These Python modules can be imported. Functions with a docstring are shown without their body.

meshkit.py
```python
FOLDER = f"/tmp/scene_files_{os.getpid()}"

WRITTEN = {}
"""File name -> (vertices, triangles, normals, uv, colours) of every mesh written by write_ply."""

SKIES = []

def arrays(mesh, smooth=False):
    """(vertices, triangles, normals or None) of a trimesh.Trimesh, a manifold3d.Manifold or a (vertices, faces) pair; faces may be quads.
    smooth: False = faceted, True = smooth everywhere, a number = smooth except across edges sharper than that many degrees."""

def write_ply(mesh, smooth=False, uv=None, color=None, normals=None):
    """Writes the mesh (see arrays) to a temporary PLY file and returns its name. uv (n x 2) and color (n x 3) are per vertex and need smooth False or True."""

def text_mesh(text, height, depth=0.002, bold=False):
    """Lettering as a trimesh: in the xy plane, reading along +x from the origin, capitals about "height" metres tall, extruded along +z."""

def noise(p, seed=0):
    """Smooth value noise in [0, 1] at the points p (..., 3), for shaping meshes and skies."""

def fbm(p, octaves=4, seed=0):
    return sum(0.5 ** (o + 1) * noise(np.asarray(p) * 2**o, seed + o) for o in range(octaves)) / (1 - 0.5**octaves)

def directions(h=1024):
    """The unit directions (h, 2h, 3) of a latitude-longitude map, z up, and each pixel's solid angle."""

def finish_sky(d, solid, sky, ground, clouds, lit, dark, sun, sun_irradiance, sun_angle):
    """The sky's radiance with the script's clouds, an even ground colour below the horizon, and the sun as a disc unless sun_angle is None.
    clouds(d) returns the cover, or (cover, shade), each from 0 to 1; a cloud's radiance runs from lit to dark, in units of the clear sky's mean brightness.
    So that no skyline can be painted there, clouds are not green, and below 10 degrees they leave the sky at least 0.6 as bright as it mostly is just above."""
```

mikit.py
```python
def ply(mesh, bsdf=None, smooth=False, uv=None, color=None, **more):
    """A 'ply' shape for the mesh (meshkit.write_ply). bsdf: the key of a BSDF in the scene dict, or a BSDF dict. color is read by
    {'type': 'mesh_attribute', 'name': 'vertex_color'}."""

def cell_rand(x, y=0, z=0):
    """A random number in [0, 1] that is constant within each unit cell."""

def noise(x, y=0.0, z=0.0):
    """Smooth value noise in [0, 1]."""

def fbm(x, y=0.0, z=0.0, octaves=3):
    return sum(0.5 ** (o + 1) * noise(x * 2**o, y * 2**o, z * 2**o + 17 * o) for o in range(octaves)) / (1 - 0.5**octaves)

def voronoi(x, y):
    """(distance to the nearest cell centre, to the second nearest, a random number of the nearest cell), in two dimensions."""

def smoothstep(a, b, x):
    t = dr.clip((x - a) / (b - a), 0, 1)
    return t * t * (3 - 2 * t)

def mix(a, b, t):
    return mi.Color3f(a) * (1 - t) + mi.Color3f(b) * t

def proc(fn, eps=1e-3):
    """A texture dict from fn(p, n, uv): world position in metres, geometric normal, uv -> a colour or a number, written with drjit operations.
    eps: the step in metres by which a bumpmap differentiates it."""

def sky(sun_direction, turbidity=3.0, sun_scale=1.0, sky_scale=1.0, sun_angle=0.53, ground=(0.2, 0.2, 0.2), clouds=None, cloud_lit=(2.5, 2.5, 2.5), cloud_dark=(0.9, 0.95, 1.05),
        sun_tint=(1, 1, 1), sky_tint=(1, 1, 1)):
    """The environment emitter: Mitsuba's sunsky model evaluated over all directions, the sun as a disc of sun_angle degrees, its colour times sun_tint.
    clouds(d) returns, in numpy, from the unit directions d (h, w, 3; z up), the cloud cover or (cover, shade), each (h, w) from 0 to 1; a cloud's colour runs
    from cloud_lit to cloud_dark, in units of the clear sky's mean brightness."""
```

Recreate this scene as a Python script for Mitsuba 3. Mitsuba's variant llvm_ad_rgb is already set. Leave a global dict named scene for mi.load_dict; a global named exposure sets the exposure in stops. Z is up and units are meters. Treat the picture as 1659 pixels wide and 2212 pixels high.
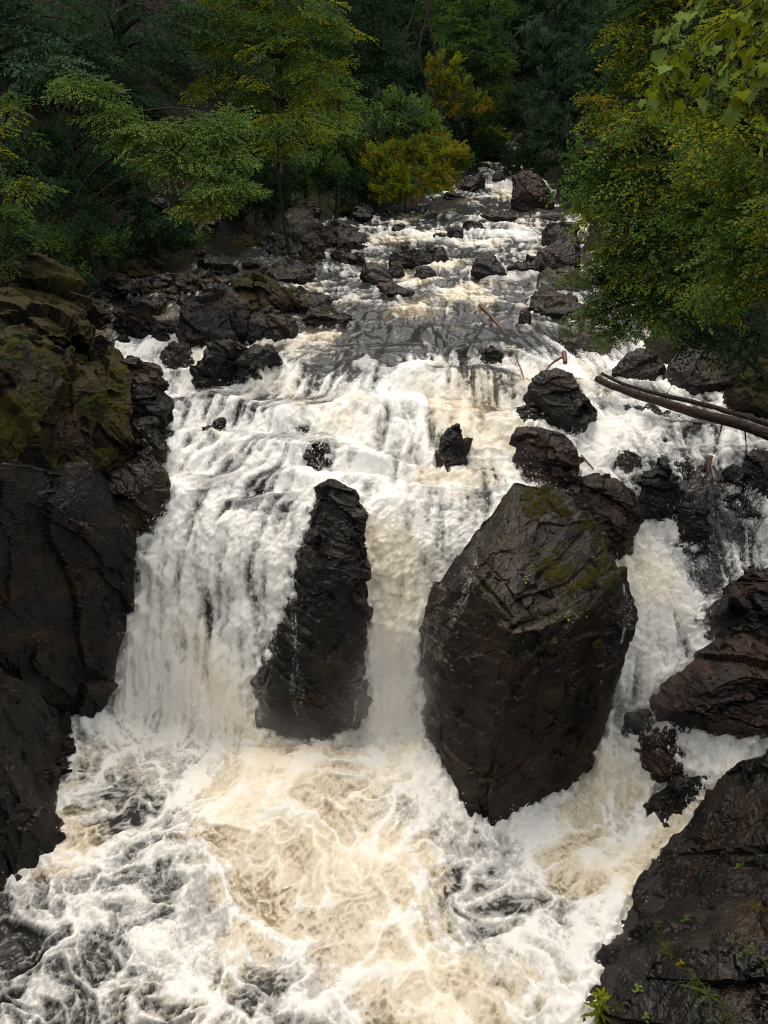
import math
import numpy as np
import mitsuba as mi
import drjit as dr
import trimesh
import manifold3d as m3
from scipy import ndimage as ndi
from scipy.interpolate import LinearNDInterpolator, RegularGridInterpolator
import mikit
from mikit import proc, noise, fbm, smoothstep, mix, cell_rand

T = mi.ScalarTransform4f
rng = np.random.default_rng(7)
scene, labels = {}, {}

# ---------------------------------------------------------------- camera, sky, exposure
EYE = np.array([0.0, 0.0, 13.0])
PITCH = math.radians(28.0)
VFOV = 66.0
scene['camera'] = {'type': 'perspective', 'fov': VFOV, 'fov_axis': 'y', 'near_clip': 0.2, 'far_clip': 400.0,
                   'to_world': T().look_at(origin=EYE.tolist(), target=[0, math.cos(PITCH), 13.0 - math.sin(PITCH)], up=[0, 0, 1])}
scene['sky'] = mikit.sky([-0.05, 0.28, 1.0], turbidity=4, sun_scale=0.22, sky_scale=1.0, sun_angle=34,
                         clouds=lambda d: 1.0, cloud_lit=(2.5, 2.5, 2.5), ground=(0.05, 0.05, 0.04))
exposure = 2.45

# ---------------------------------------------------------------- helpers
FPX = 1106.0 / math.tan(math.radians(VFOV / 2))
FWD = np.array([0, math.cos(PITCH), -math.sin(PITCH)])
UPV = np.array([0, math.sin(PITCH), math.cos(PITCH)])


def at(px, py, Y):
    """The world point at distance Y (metres along +y) that was read off the photograph at (px, py) of 1659 x 2212."""
    r = FWD + np.array([1.0, 0, 0]) * ((px - 829.5) / FPX) + UPV * ((1106.0 - py) / FPX)
    return EYE + r * (Y / r[1])


def at_z(px, py, z):
    r = FWD + np.array([1.0, 0, 0]) * ((px - 829.5) / FPX) + UPV * ((1106.0 - py) / FPX)
    return EYE + r * ((z - EYE[2]) / r[2])


def _grid(n, seed):
    r = np.random.default_rng(seed).random((n, n, n)).astype(np.float32)
    return ndi.zoom(r, 4, order=3, mode='grid-wrap', grid_mode=True).clip(0, 1)


NG = [_grid(32, 100 + k) for k in range(2)]


def n3(p, freq=1.0, seed=0):
    """Smooth noise about 0..1 at points (n, 3)."""
    p = np.asarray(p, np.float32) * freq + np.array([13.7, 5.1, 29.3], np.float32) * (seed + 1)
    return ndi.map_coordinates(NG[seed % 2], (p * 4.0).T, order=1, mode='grid-wrap')


def f3(p, freq=1.0, octaves=4, seed=0, gain=0.5):
    s, a, t = 0, 1.0, 0
    for o in range(octaves):
        s = s + a * n3(p, freq * 2.03 ** o, seed + o)
        t += a
        a *= gain
    return s / t


_count = {}


def numbered(name):
    k = _count.get(name, 0)
    _count[name] = k + 1
    return name if k == 0 else f'{name}_{k:03d}'


def tell(key, label=None, category=None, group=None, kind=None):
    d = {}
    for k, v in (('label', label), ('category', category), ('group', group), ('kind', kind)):
        if v:
            d[k] = v
    if d:
        labels[key] = d
    return key


def put(key, mesh, bsdf, smooth=True, uv=None):
    scene[key] = mikit.ply(mesh, bsdf, smooth=smooth, uv=uv)
    return key


def tube_mesh(pts, radii, sides=8, seed=0, wob=0.0):
    p = np.asarray(pts, float)
    r = np.broadcast_to(np.asarray(radii, float), (len(p),))
    t = np.gradient(p, axis=0)
    t /= np.linalg.norm(t, axis=1, keepdims=True) + 1e-9
    ref = np.where(np.abs(t[:, 2:]) < 0.9, [[0, 0, 1.0]], [[1.0, 0, 0]])
    a = np.cross(t, ref)
    a /= np.linalg.norm(a, axis=1, keepdims=True) + 1e-9
    b = np.cross(t, a)
    an = np.arange(sides) * 2 * np.pi / sides
    v = p[:, None] + r[:, None, None] * (np.cos(an)[None, :, None] * a[:, None] + np.sin(an)[None, :, None] * b[:, None])
    if wob:
        w = f3(v.reshape(-1, 3), 1.2 / max(r.max(), .02) * .3, 3, seed).reshape(v.shape[:2]) - .5
        v = p[:, None] + (v - p[:, None]) * (1 + wob * w[..., None] * 2)
    i, j = np.meshgrid(np.arange(len(p) - 1), np.arange(sides), indexing='ij')
    q = np.stack([i * sides + j, (i + 1) * sides + j, (i + 1) * sides + (j + 1) % sides, i * sides + (j + 1) % sides], -1).reshape(-1, 4)
    v = np.vstack([v.reshape(-1, 3), p[:1], p[-1:]])
    n = len(v)
    k = np.arange(sides)
    e = (len(p) - 1) * sides
    f = np.vstack([q[:, [0, 1, 2]], q[:, [0, 2, 3]], np.stack([k * 0 + n - 2, k, (k + 1) % sides], 1), np.stack([k * 0 + n - 1, e + (k + 1) % sides, e + k], 1)])
    return v, f


def join(ms):
    vs, fs, n = [], [], 0
    for v, f in ms:
        vs.append(v)
        fs.append(np.asarray(f) + n)
        n += len(v)
    return np.vstack(vs), np.vstack(fs)


def spline(pts, n=24):
    p = np.asarray(pts, float)
    if len(p) < 3:
        return np.linspace(p[0], p[-1], n)
    from scipy.interpolate import CubicSpline
    d = np.r_[0, np.cumsum(np.linalg.norm(np.diff(p, axis=0), axis=1))]
    return CubicSpline(d, p)(np.linspace(0, d[-1], n))


# ---------------------------------------------------------------- materials
def rock_color(dark, pale_tone, moss, mossy, upmin=0.15, streak=True):
    def fn(p, n, uv):
        a = fbm(p.x * 1.3, p.y * 1.3, p.z * 1.3, 3)
        b = fbm(p.x * 9 + 3, p.y * 9, p.z * 3.5, 3)
        c = mix(dark, pale_tone, smoothstep(0.35, 0.75, a * 0.6 + b * 0.5))
        c = mix(c, mi.Color3f(*pale_tone) * 2.1, smoothstep(0.35, 0.8, n.z) * smoothstep(0.5, 0.68, fbm(p.x * 2.7 + 21, p.y * 2.7, p.z * 2.7, 3)))  # upward faces dry paler in patches
        rust = smoothstep(0.55, 0.75, fbm(p.x * 0.9 + 31, p.y * 0.9, p.z * 2.2, 2))
        c = mix(c, mi.Color3f(0.045, 0.022, 0.011), rust * 0.5)
        m = smoothstep(upmin, upmin + 0.45, n.z + (fbm(p.x * 2.1, p.y * 2.1, p.z * 1.1 + 9, 3) - 0.5) * 1.3)
        m = m * smoothstep(0.36, 0.58, fbm(p.x * 1.1 + 7, p.y * 1.1, p.z * 0.7, 3) + (mossy - 0.5) * 0.5)
        mc = mix(mi.Color3f(*moss) * 0.45, mi.Color3f(*moss) * 1.3, noise(p.x * 38, p.y * 38, p.z * 38) * 0.6 + fbm(p.x * 5, p.y * 5, p.z * 5, 2) * 0.4)
        return mix(c, mc, m * min(1.0, mossy * 1.6))
    return fn


def rock_rough(lo, hi):
    def fn(p, n, uv):
        wet = smoothstep(0.15, 0.55, n.z + (fbm(p.x * 2 + 4, p.y * 2, p.z * 2, 2) - 0.5) * 0.8)
        return lo + (hi - lo) * dr.clip(fbm(p.x * 4 + 11, p.y * 4, p.z * 4, 2) * 0.7 + 0.75 - 0.75 * wet, 0, 1.2)
    return fn


def rock_bump(p, n, uv):
    s = p.z * 7.0 + p.x * 2.0 + p.y * 3.0 + fbm(p.x * 2, p.y * 2, p.z * 2, 2) * 6.0
    lay = dr.abs(s - dr.floor(s) - 0.5)
    return fbm(p.x * 13, p.y * 13, p.z * 13, 3) * 0.05 + lay * 0.010 + fbm(p.x * 42, p.y * 42, p.z * 42, 2) * 0.018


def rock_mat(key, dark, pale_tone, moss, mossy, rough, upmin=0.15, spec=0.3):
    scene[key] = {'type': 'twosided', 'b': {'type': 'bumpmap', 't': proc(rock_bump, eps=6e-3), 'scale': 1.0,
                  'b': {'type': 'principled', 'base_color': proc(rock_color(dark, pale_tone, moss, mossy, upmin)), 'roughness': proc(rock_rough(*rough)), 'specular': spec}}}


OLIVE = (0.028, 0.022, 0.003)
GREEN = (0.020, 0.026, 0.006)
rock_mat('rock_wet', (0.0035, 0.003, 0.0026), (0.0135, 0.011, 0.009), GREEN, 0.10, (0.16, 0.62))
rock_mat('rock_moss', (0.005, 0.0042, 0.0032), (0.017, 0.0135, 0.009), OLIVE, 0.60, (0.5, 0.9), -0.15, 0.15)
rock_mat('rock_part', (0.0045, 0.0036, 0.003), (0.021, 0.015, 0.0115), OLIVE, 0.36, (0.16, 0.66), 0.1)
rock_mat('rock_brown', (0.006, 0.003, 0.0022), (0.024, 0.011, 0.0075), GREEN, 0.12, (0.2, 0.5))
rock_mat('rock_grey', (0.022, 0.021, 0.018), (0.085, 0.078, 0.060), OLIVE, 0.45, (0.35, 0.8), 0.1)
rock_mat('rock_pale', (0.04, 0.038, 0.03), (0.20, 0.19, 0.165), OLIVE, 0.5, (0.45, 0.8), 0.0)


def soil_color(p, n, uv):
    a = fbm(p.x * 1.7, p.y * 1.7, p.z * 1.7, 3)
    c = mix(mi.Color3f(0.004, 0.0035, 0.0025), mi.Color3f(0.011, 0.009, 0.005), a)
    lf = noise(p.x * 14, p.y * 14, p.z * 14)
    c = mix(c, mi.Color3f(0.04, 0.02, 0.009), smoothstep(0.72, 0.85, lf) * 0.6)
    return mix(c, mi.Color3f(0.015, 0.022, 0.006), smoothstep(0.5, 0.7, fbm(p.x * .8 + 5, p.y * .8, p.z * .8, 2)) * 0.7)


scene['soil'] = {'type': 'twosided', 'b': {'type': 'bumpmap', 't': proc(lambda p, n, uv: fbm(p.x * 6, p.y * 6, p.z * 6, 3) * 0.12, eps=8e-3), 'scale': 1.0,
                 'b': {'type': 'principled', 'base_color': proc(soil_color), 'roughness': 0.85, 'specular': 0.2}}}


def bark_color(p, n, uv):
    return mix(mi.Color3f(0.010, 0.008, 0.006), mi.Color3f(0.034, 0.027, 0.020), fbm(p.x * 9, p.y * 9, p.z * 2.5, 3)) 


def log_color(p, n, uv):
    s = fbm(p.x * 5, p.y * 14, p.z * 22, 3)
    return mix(mi.Color3f(0.010, 0.0055, 0.004), mi.Color3f(0.042, 0.021, 0.014), smoothstep(0.3, 0.75, s))


def bark_bump(p, n, uv):
    return fbm(p.x * 26, p.y * 26, p.z * 14, 3) * 0.022


def bark(key, col, rough, spec):
    scene[key] = {'type': 'twosided', 'b': {'type': 'bumpmap', 't': proc(bark_bump, eps=3e-3), 'scale': 1.0,
                  'b': {'type': 'principled', 'base_color': proc(col), 'roughness': rough, 'specular': spec}}}


bark('bark', bark_color, 0.8, 0.3)
bark('wet_bark', log_color, 0.6, 0.2)
scene['twig_wood'] = {'type': 'twosided', 'b': {'type': 'principled', 'base_color': {'type': 'rgb', 'value': [0.03, 0.02, 0.015]}, 'roughness': 0.6}}
scene['red_wood'] = {'type': 'twosided', 'b': {'type': 'principled', 'base_color': {'type': 'rgb', 'value': [0.10, 0.042, 0.026]}, 'roughness': 0.5}}


def water_color(p, n, uv):
    d = noise(p.x * 46, p.y * 34, p.z * 24) - 0.5
    e = noise(p.x * 22 + 9, p.y * 15, p.z * 10) - 0.5
    g = noise(p.x * 95, p.y * 80, p.z * 60) - 0.5
    f = uv.x + (d * 0.34 + e * 0.28 + g * 0.14) * (1 - 0.55 * smoothstep(0.6, 0.95, n.z)) * (0.35 + 0.65 * smoothstep(0.15, 0.5, uv.x))
    t = uv.y + e * 0.25
    deep = mix(mi.Color3f(0.030, 0.030, 0.029), mi.Color3f(0.30, 0.235, 0.14), smoothstep(0.25, 0.95, t))
    half = mix(mi.Color3f(0.36, 0.36, 0.35), mi.Color3f(0.64, 0.57, 0.44), smoothstep(0.15, 0.75, t))
    c = mix(deep, half, smoothstep(0.18, 0.46, f))
    return mix(c, mix(mi.Color3f(0.88, 0.868, 0.83), mi.Color3f(0.86, 0.79, 0.64), smoothstep(0.3, 1.0, t)), smoothstep(0.42, 0.88, f))


scene['water_surface'] = {'type': 'twosided', 'b': {'type': 'principled', 'base_color': proc(water_color),
                          'roughness': proc(lambda p, n, uv: 0.22 + 0.4 * smoothstep(0.2, 0.6, uv.x)), 'specular': 0.35}}


def moss_color(p, n, uv):
    c = mix(mi.Color3f(0.006, 0.007, 0.002), mi.Color3f(0.050, 0.042, 0.006), noise(p.x * 34, p.y * 34, p.z * 34) * .7 + fbm(p.x * 4, p.y * 4, p.z * 4, 2) * .5)
    return mix(c, mi.Color3f(0.022, 0.031, 0.006), smoothstep(.5, .7, fbm(p.x * 1.5 + 3, p.y * 1.5, p.z, 2)))


scene['moss'] = {'type': 'twosided', 'b': {'type': 'bumpmap', 't': proc(lambda p, n, uv: fbm(p.x * 24, p.y * 24, p.z * 24, 2) * 0.05, eps=4e-3), 'scale': 1.0,
                 'b': {'type': 'principled', 'base_color': proc(moss_color), 'roughness': 0.9, 'specular': 0.15, 'sheen': 0.3}}}
scene['droplets'] = {'type': 'twosided', 'b': {'type': 'principled', 'base_color': {'type': 'rgb', 'value': [0.86, 0.86, 0.85]}, 'roughness': 0.35}}

# ---------------------------------------------------------------- the water: one surface, shaped from the fall's levels
ROWS = [330, 360, 430, 480, 570, 650, 740, 800, 870, 950, 1050, 1100, 1200, 1350, 1500, 1600, 1700, 1800, 2300]
MAIN = [66, 60, 49, 42, 32, 26.5, 22, 20, 18.8, 17.5, 16.0, 15.3, 14.7, 14.1, 13.6, 13.3, 13.0, 12.7, 12.0]
COLS = {
    -500: [66, 60, 49, 42, 32, 26.5, 22.6, 21.3, 19.0, 17.8, 16.6, 16.2, 15.6, 15.1, 14.7, 14.4, 14.0, 13.6, 12.0],
    280: [66, 60, 49, 42, 32, 26.5, 22.6, 21.3, 19.0, 17.8, 16.6, 16.2, 15.5, 14.95, 14.6, 14.3, 14.0, 13.6, 12.0],
    400: [66, 60, 49, 42, 32, 26.5, 22.3, 20.8, 18.9, 17.6, 16.2, 15.6, 15.0, 14.5, 14.1, 13.8, 13.4, 13.0, 12.0],
    560: MAIN, 1120: MAIN,
    1250: [66, 60, 49, 42, 32, 26.6, 23.0, 21.6, 19.6, 18.0, 16.6, 16.0, 15.2, 14.2, 13.2, 12.6, 12.1, 11.7, 11.0],
    1400: [66, 60, 49, 42, 32, 26.6, 23.4, 22.0, 19.9, 18.1, 16.7, 16.3, 15.3, 14.0, 13.1, 12.55, 12.0, 11.5, 10.8],
    1560: [66, 60, 49, 42, 32, 26.6, 23.4, 22.0, 20.0, 18.2, 17.0, 16.6, 15.9, 14.2, 12.9, 12.1, 11.5, 10.85, 10.2],
    2100: [66, 60, 49, 42, 32, 26.6, 23.4, 22.0, 20.0, 18.2, 17.0, 16.6, 15.9, 14.2, 12.9, 12.1, 11.5, 10.85, 10.2]}
_cp = np.array(sorted(COLS))
_tab = np.array([COLS[c] for c in _cp], float)
_pts = []
for px in np.arange(-480, 2101, 30.0):
    for py in np.r_[np.arange(330, 560, 6.0), np.arange(560, 2300, 8.0)]:
        col = [np.interp(px, _cp, _tab[:, k]) for k in range(len(ROWS))]
        Y = np.interp(py, ROWS, col)
        q = at(px, py, Y)
        if q[2] < 0:
            q = at_z(px, py, 0.0)
        _pts.append(q)
_pts = np.array(_pts)
GX = np.arange(-9.6, 10.4, 0.030)
GY = np.r_[np.arange(4.6, 6.2, .05), np.arange(6.2, 12.6, .022), np.arange(12.6, 16, .0125), np.arange(16, 22, .026), np.arange(22, 30, .055), np.arange(30, 45, .11), np.arange(45, 72, .22)]
_cx, _cy = np.arange(-26, 26.1, .2), np.arange(4, 80, .1)
_XX, _YY = np.meshgrid(_cx, _cy)
_zc = LinearNDInterpolator(_pts[:, :2], _pts[:, 2])(_XX, _YY)
_bad = np.isnan(_zc)
_zc = _zc[tuple(ndi.distance_transform_edt(_bad, return_distances=False, return_indices=True))]
_zc = np.where(_YY < 7.5, np.minimum(_zc, 0.0), _zc)
_zs = np.where(_YY < 17, ndi.gaussian_filter(_zc, [1.2, 2.0]), ndi.gaussian_filter(_zc, [3, 3.0]))
WATER = RegularGridInterpolator((_cy, _cx), _zs, bounds_error=False, fill_value=None)


def water_z(x, y):
    return WATER(np.stack([np.clip(y, 4, 79.9), np.clip(x, -26, 26)], -1))


def on_water(px, py, lift=0.0):
    """Where the sight line through (px, py) meets the smooth water surface."""
    Y = np.r_[np.arange(6.0, 30.0, 0.05), np.arange(30, 75, .15)]
    a, b = at(px, py, 10.0), at(px, py, 20.0)
    q = a + (b - a) * ((Y - 10.0) / 10.0)[:, None]
    hit = q[:, 2] <= water_z(q[:, 0], q[:, 1]) + lift
    return q[np.argmax(hit)] if hit.any() else q[-1]


X, Yg = np.meshgrid(GX, GY)
Z0 = water_z(X, Yg)
NR, NC = X.shape
# ledges under the upper cascade
_pl = np.stack([X, Yg, 0 * X], -1).reshape(-1, 3)
_ph = Yg / 1.25 + 1.3 * f3(_pl, .33, 2, 44).reshape(X.shape) + X * .07
_tt = _ph - np.floor(_ph)
_ter = np.where(_tt < .35, _tt / .35, (1 - _tt) / .65) - .5           # steep towards us, gentle behind
_zone = np.clip((Yg - 15.6) / .9, 0, 1) * np.clip((22.0 - Yg) / 1.6, 0, 1) * np.clip((f3(_pl, .5, 2, 47).reshape(X.shape) - .32) * 5, 0, 1)
_zone = ndi.gaussian_filter(_zone, [3, 5])
Z0 = Z0 + _ter * _zone * .42
ledge = _zone * np.where(_tt < .35, 1, 0)
gzy, gzx = np.gradient(ndi.gaussian_filter(Z0, [4, 6]), GY, GX)
steep = np.sqrt(gzx ** 2 + gzy ** 2)
fall = np.clip((steep - 0.12) / 0.5, 0, 1)           # 0 level water, 1 falling
pool = np.clip((0.9 - Z0) / 0.7, 0, 1) * (1 - np.clip((steep - .3) / .8, 0, 1))
pool = ndi.gaussian_filter(pool, [20, 10])
# flow: downhill, plus the river's way towards the pool
vx, vy = -gzx * 2.0, -gzy * 2.0 - 0.35 - 0.2 * (1 - pool)
P3 = np.stack([X, Yg, Z0], -1).reshape(-1, 3)
turb = 0.55 * pool.ravel() + 0.22
vx = vx.ravel() + (f3(P3, 0.55, 2, 3) - .5) * 3.0 * turb
vy = vy.ravel() + (f3(P3, 0.55, 2, 8) - .5) * 3.0 * turb
_side = np.clip((.6 - P3[:, 0]) / 2, 0, 1) * np.clip((P3[:, 2] - 3.6) / 1.2, 0, 1) * np.clip((22 - P3[:, 1]) / 2, 0, 1)
vx = vx - _side * .9
vz = vx * gzx.ravel() + vy * gzy.ravel()
sp = np.sqrt(vx ** 2 + vy ** 2 + vz ** 2) + 1e-6
vx, vy = (vx / sp).reshape(NR, NC).astype(np.float32), (vy / sp).reshape(NR, NC).astype(np.float32)
IY, IX = np.arange(NR), np.arange(NC)


def lic(freqs, ds, steps):
    """Noise drawn out along the flow: the mean of noise over each point's way upstream."""
    x, y = X.ravel().astype(np.float32), Yg.ravel().astype(np.float32)
    out = [0] * len(freqs)
    for k in range(steps):
        c = np.stack([np.interp(y, GY, IY), (x - GX[0]) / 0.030])
        z = ndi.map_coordinates(Z0, c, order=1, mode='nearest')
        q = np.stack([x, y, z], -1)
        for i, f in enumerate(freqs):
            out[i] = out[i] + n3(q, f, i)
        x = x - ds * ndi.map_coordinates(vx, c, order=1, mode='nearest')
        y = y - ds * ndi.map_coordinates(vy, c, order=1, mode='nearest')
    res = []
    for o in out:
        o = o / steps
        res.append(((o - o.mean()) / (o.std() + 1e-6)).reshape(NR, NC))
    return res


licA, licB = lic([6.5, 13.0], 0.07, 14)
licC, = lic([2.2], 0.12, 8)
G = lambda a: a.reshape(NR, NC)
# swirls: the pool's foam lace lies on twice warped coordinates
w1 = np.stack([f3(P3, .75, 3, 1) - .5, f3(P3, .75, 3, 4) - .5, P3[:, 0] * 0], -1)
Q = P3 + w1 * 1.5
w2 = np.stack([f3(Q, 2.3, 2, 6) - .5, f3(Q, 2.3, 2, 2) - .5, P3[:, 0] * 0], -1)
Q2 = Q + w2 * 0.42


def ridge(p, f, seed, k):
    return np.clip(1 - np.abs(2 * f3(p, f, 2, seed) - 1) * 1.6, 0, 1) ** k


l1, l2, l3, l4 = G(ridge(Q2, .8, 5, 3.5)), G(ridge(Q2, 1.8, 2, 4)) * .8, G(ridge(Q2, 3.9, 7, 4)) * .55, G(ridge(Q2, 8.0, 3, 3)) * .3
lace = 1 - (1 - l1) * (1 - l2) * (1 - l3) * (1 - l4)
_q = np.quantile(lace[pool > .6], [.42, .95])
lnorm = np.clip((lace - _q[0]) / (_q[1] - _q[0]), -.6, 1.2)
crest = G(ridge(P3 * np.array([.55, 1.5, 1]) + w1 * .9, .8, 6, 5))
blot = G(f3(P3, 0.8, 3, 11))
fine = G(f3(P3, 9.0, 3, 12))
grain = G(f3(P3, 17.0, 2, 14))
big = G(f3(P3, 0.42, 2, 5))


def foam_shade_patch(field, px, py, r, amount, sx=1.0, sy=1.0):
    """A thin or thick patch of foam, or of shade put into it, r metres across, lying where the photograph shows one."""
    c = on_water(px, py)
    d = ((X - c[0]) / sx) ** 2 + ((Yg - c[1]) / sy) ** 2 + (Z0 - c[2]) ** 2
    field += amount * np.exp(-d / (r * r))


cover = 0.54 + 0.30 * fall
cover = cover + _zone * (_ter * -.22)
river = np.clip((Yg - 21) / 4, 0, 1)
cover = cover * (1 - river) + river * (0.21 + 0.42 * fall)
cover = cover * (1 - pool) + pool * 0.505
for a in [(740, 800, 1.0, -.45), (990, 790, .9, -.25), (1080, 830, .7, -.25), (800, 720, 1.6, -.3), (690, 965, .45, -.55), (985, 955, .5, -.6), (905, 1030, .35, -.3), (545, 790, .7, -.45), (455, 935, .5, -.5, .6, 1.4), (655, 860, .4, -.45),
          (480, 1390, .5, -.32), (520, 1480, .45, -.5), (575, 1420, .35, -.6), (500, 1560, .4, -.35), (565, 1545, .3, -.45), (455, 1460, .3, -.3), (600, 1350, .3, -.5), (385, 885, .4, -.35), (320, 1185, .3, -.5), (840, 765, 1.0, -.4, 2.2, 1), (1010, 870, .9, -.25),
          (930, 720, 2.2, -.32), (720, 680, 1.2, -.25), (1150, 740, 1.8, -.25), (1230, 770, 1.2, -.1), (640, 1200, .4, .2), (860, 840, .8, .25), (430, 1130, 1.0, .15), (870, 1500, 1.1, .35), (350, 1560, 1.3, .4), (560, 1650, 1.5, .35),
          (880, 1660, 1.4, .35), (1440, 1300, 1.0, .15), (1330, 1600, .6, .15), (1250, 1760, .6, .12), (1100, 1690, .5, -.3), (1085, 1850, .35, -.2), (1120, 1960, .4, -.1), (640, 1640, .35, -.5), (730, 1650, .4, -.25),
          (310, 1790, .8, -.12), (450, 1800, .5, -.16), (600, 1700, .5, -.12), (420, 1960, .5, -.16), (330, 2100, .8, -.1), (0, 2000, .8, -.5), (-20, 2130, .8, -.45), (590, 850, .5, -.32), (520, 885, .4, -.38), (610, 930, .35, -.25), (560, 960, .3, -.25), (160, 2200, 1.0, -.08), (580, 2180, .5, -.2), (900, 2100, 1.2, .06), (760, 1900, 1.0, .16),  # both strong far-left patches paint the rock wall's shade into the pool foam
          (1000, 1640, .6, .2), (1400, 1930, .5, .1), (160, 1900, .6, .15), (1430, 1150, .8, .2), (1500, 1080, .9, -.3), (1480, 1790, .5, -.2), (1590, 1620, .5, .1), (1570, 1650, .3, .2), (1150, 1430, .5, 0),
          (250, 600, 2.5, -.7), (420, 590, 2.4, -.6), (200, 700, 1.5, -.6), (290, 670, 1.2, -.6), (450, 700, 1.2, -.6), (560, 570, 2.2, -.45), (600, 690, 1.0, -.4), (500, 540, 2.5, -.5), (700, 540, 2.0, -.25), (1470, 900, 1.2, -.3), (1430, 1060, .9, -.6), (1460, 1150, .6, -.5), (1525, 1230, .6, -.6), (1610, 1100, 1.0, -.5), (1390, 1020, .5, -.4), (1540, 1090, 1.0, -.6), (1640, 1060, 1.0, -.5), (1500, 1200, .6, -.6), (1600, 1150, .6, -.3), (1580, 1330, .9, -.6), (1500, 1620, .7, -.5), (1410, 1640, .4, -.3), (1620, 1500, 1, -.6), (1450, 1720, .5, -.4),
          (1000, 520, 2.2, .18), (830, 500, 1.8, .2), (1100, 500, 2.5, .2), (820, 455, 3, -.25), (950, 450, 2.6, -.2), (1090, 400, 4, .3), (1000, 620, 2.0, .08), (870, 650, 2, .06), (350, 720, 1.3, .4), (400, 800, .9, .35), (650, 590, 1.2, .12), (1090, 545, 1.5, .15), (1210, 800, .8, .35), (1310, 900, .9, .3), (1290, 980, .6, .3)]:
    foam_shade_patch(cover, *a)
calm = (1 - fall) * (1 - pool)
foam = cover + fall * (licA * .19 + licB * .12 + licC * .10 + (blot - .5) * .45) + calm * (licA * .085 + licB * .05 + licC * .05 + (blot - .5) * .35 + (crest - .25) * .30) \
    + pool * (lnorm * .33 + (blot - .5) * .30 + licB * .015 + licA * .02)
foam += (fine - .5) * (.42 - .20 * calm - .12 * pool) + (grain - .5) * (.30 - .15 * calm - .08 * pool)
tan = 0.36 - .06 * (1 - fall) + (big - .5) * (1.5 - .8 * calm) + (blot - .5) * .9 + pool * .06 - .06 * calm + licC * .06
tan += pool * (.26 - .62 * np.clip(lnorm, 0, 1))
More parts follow.
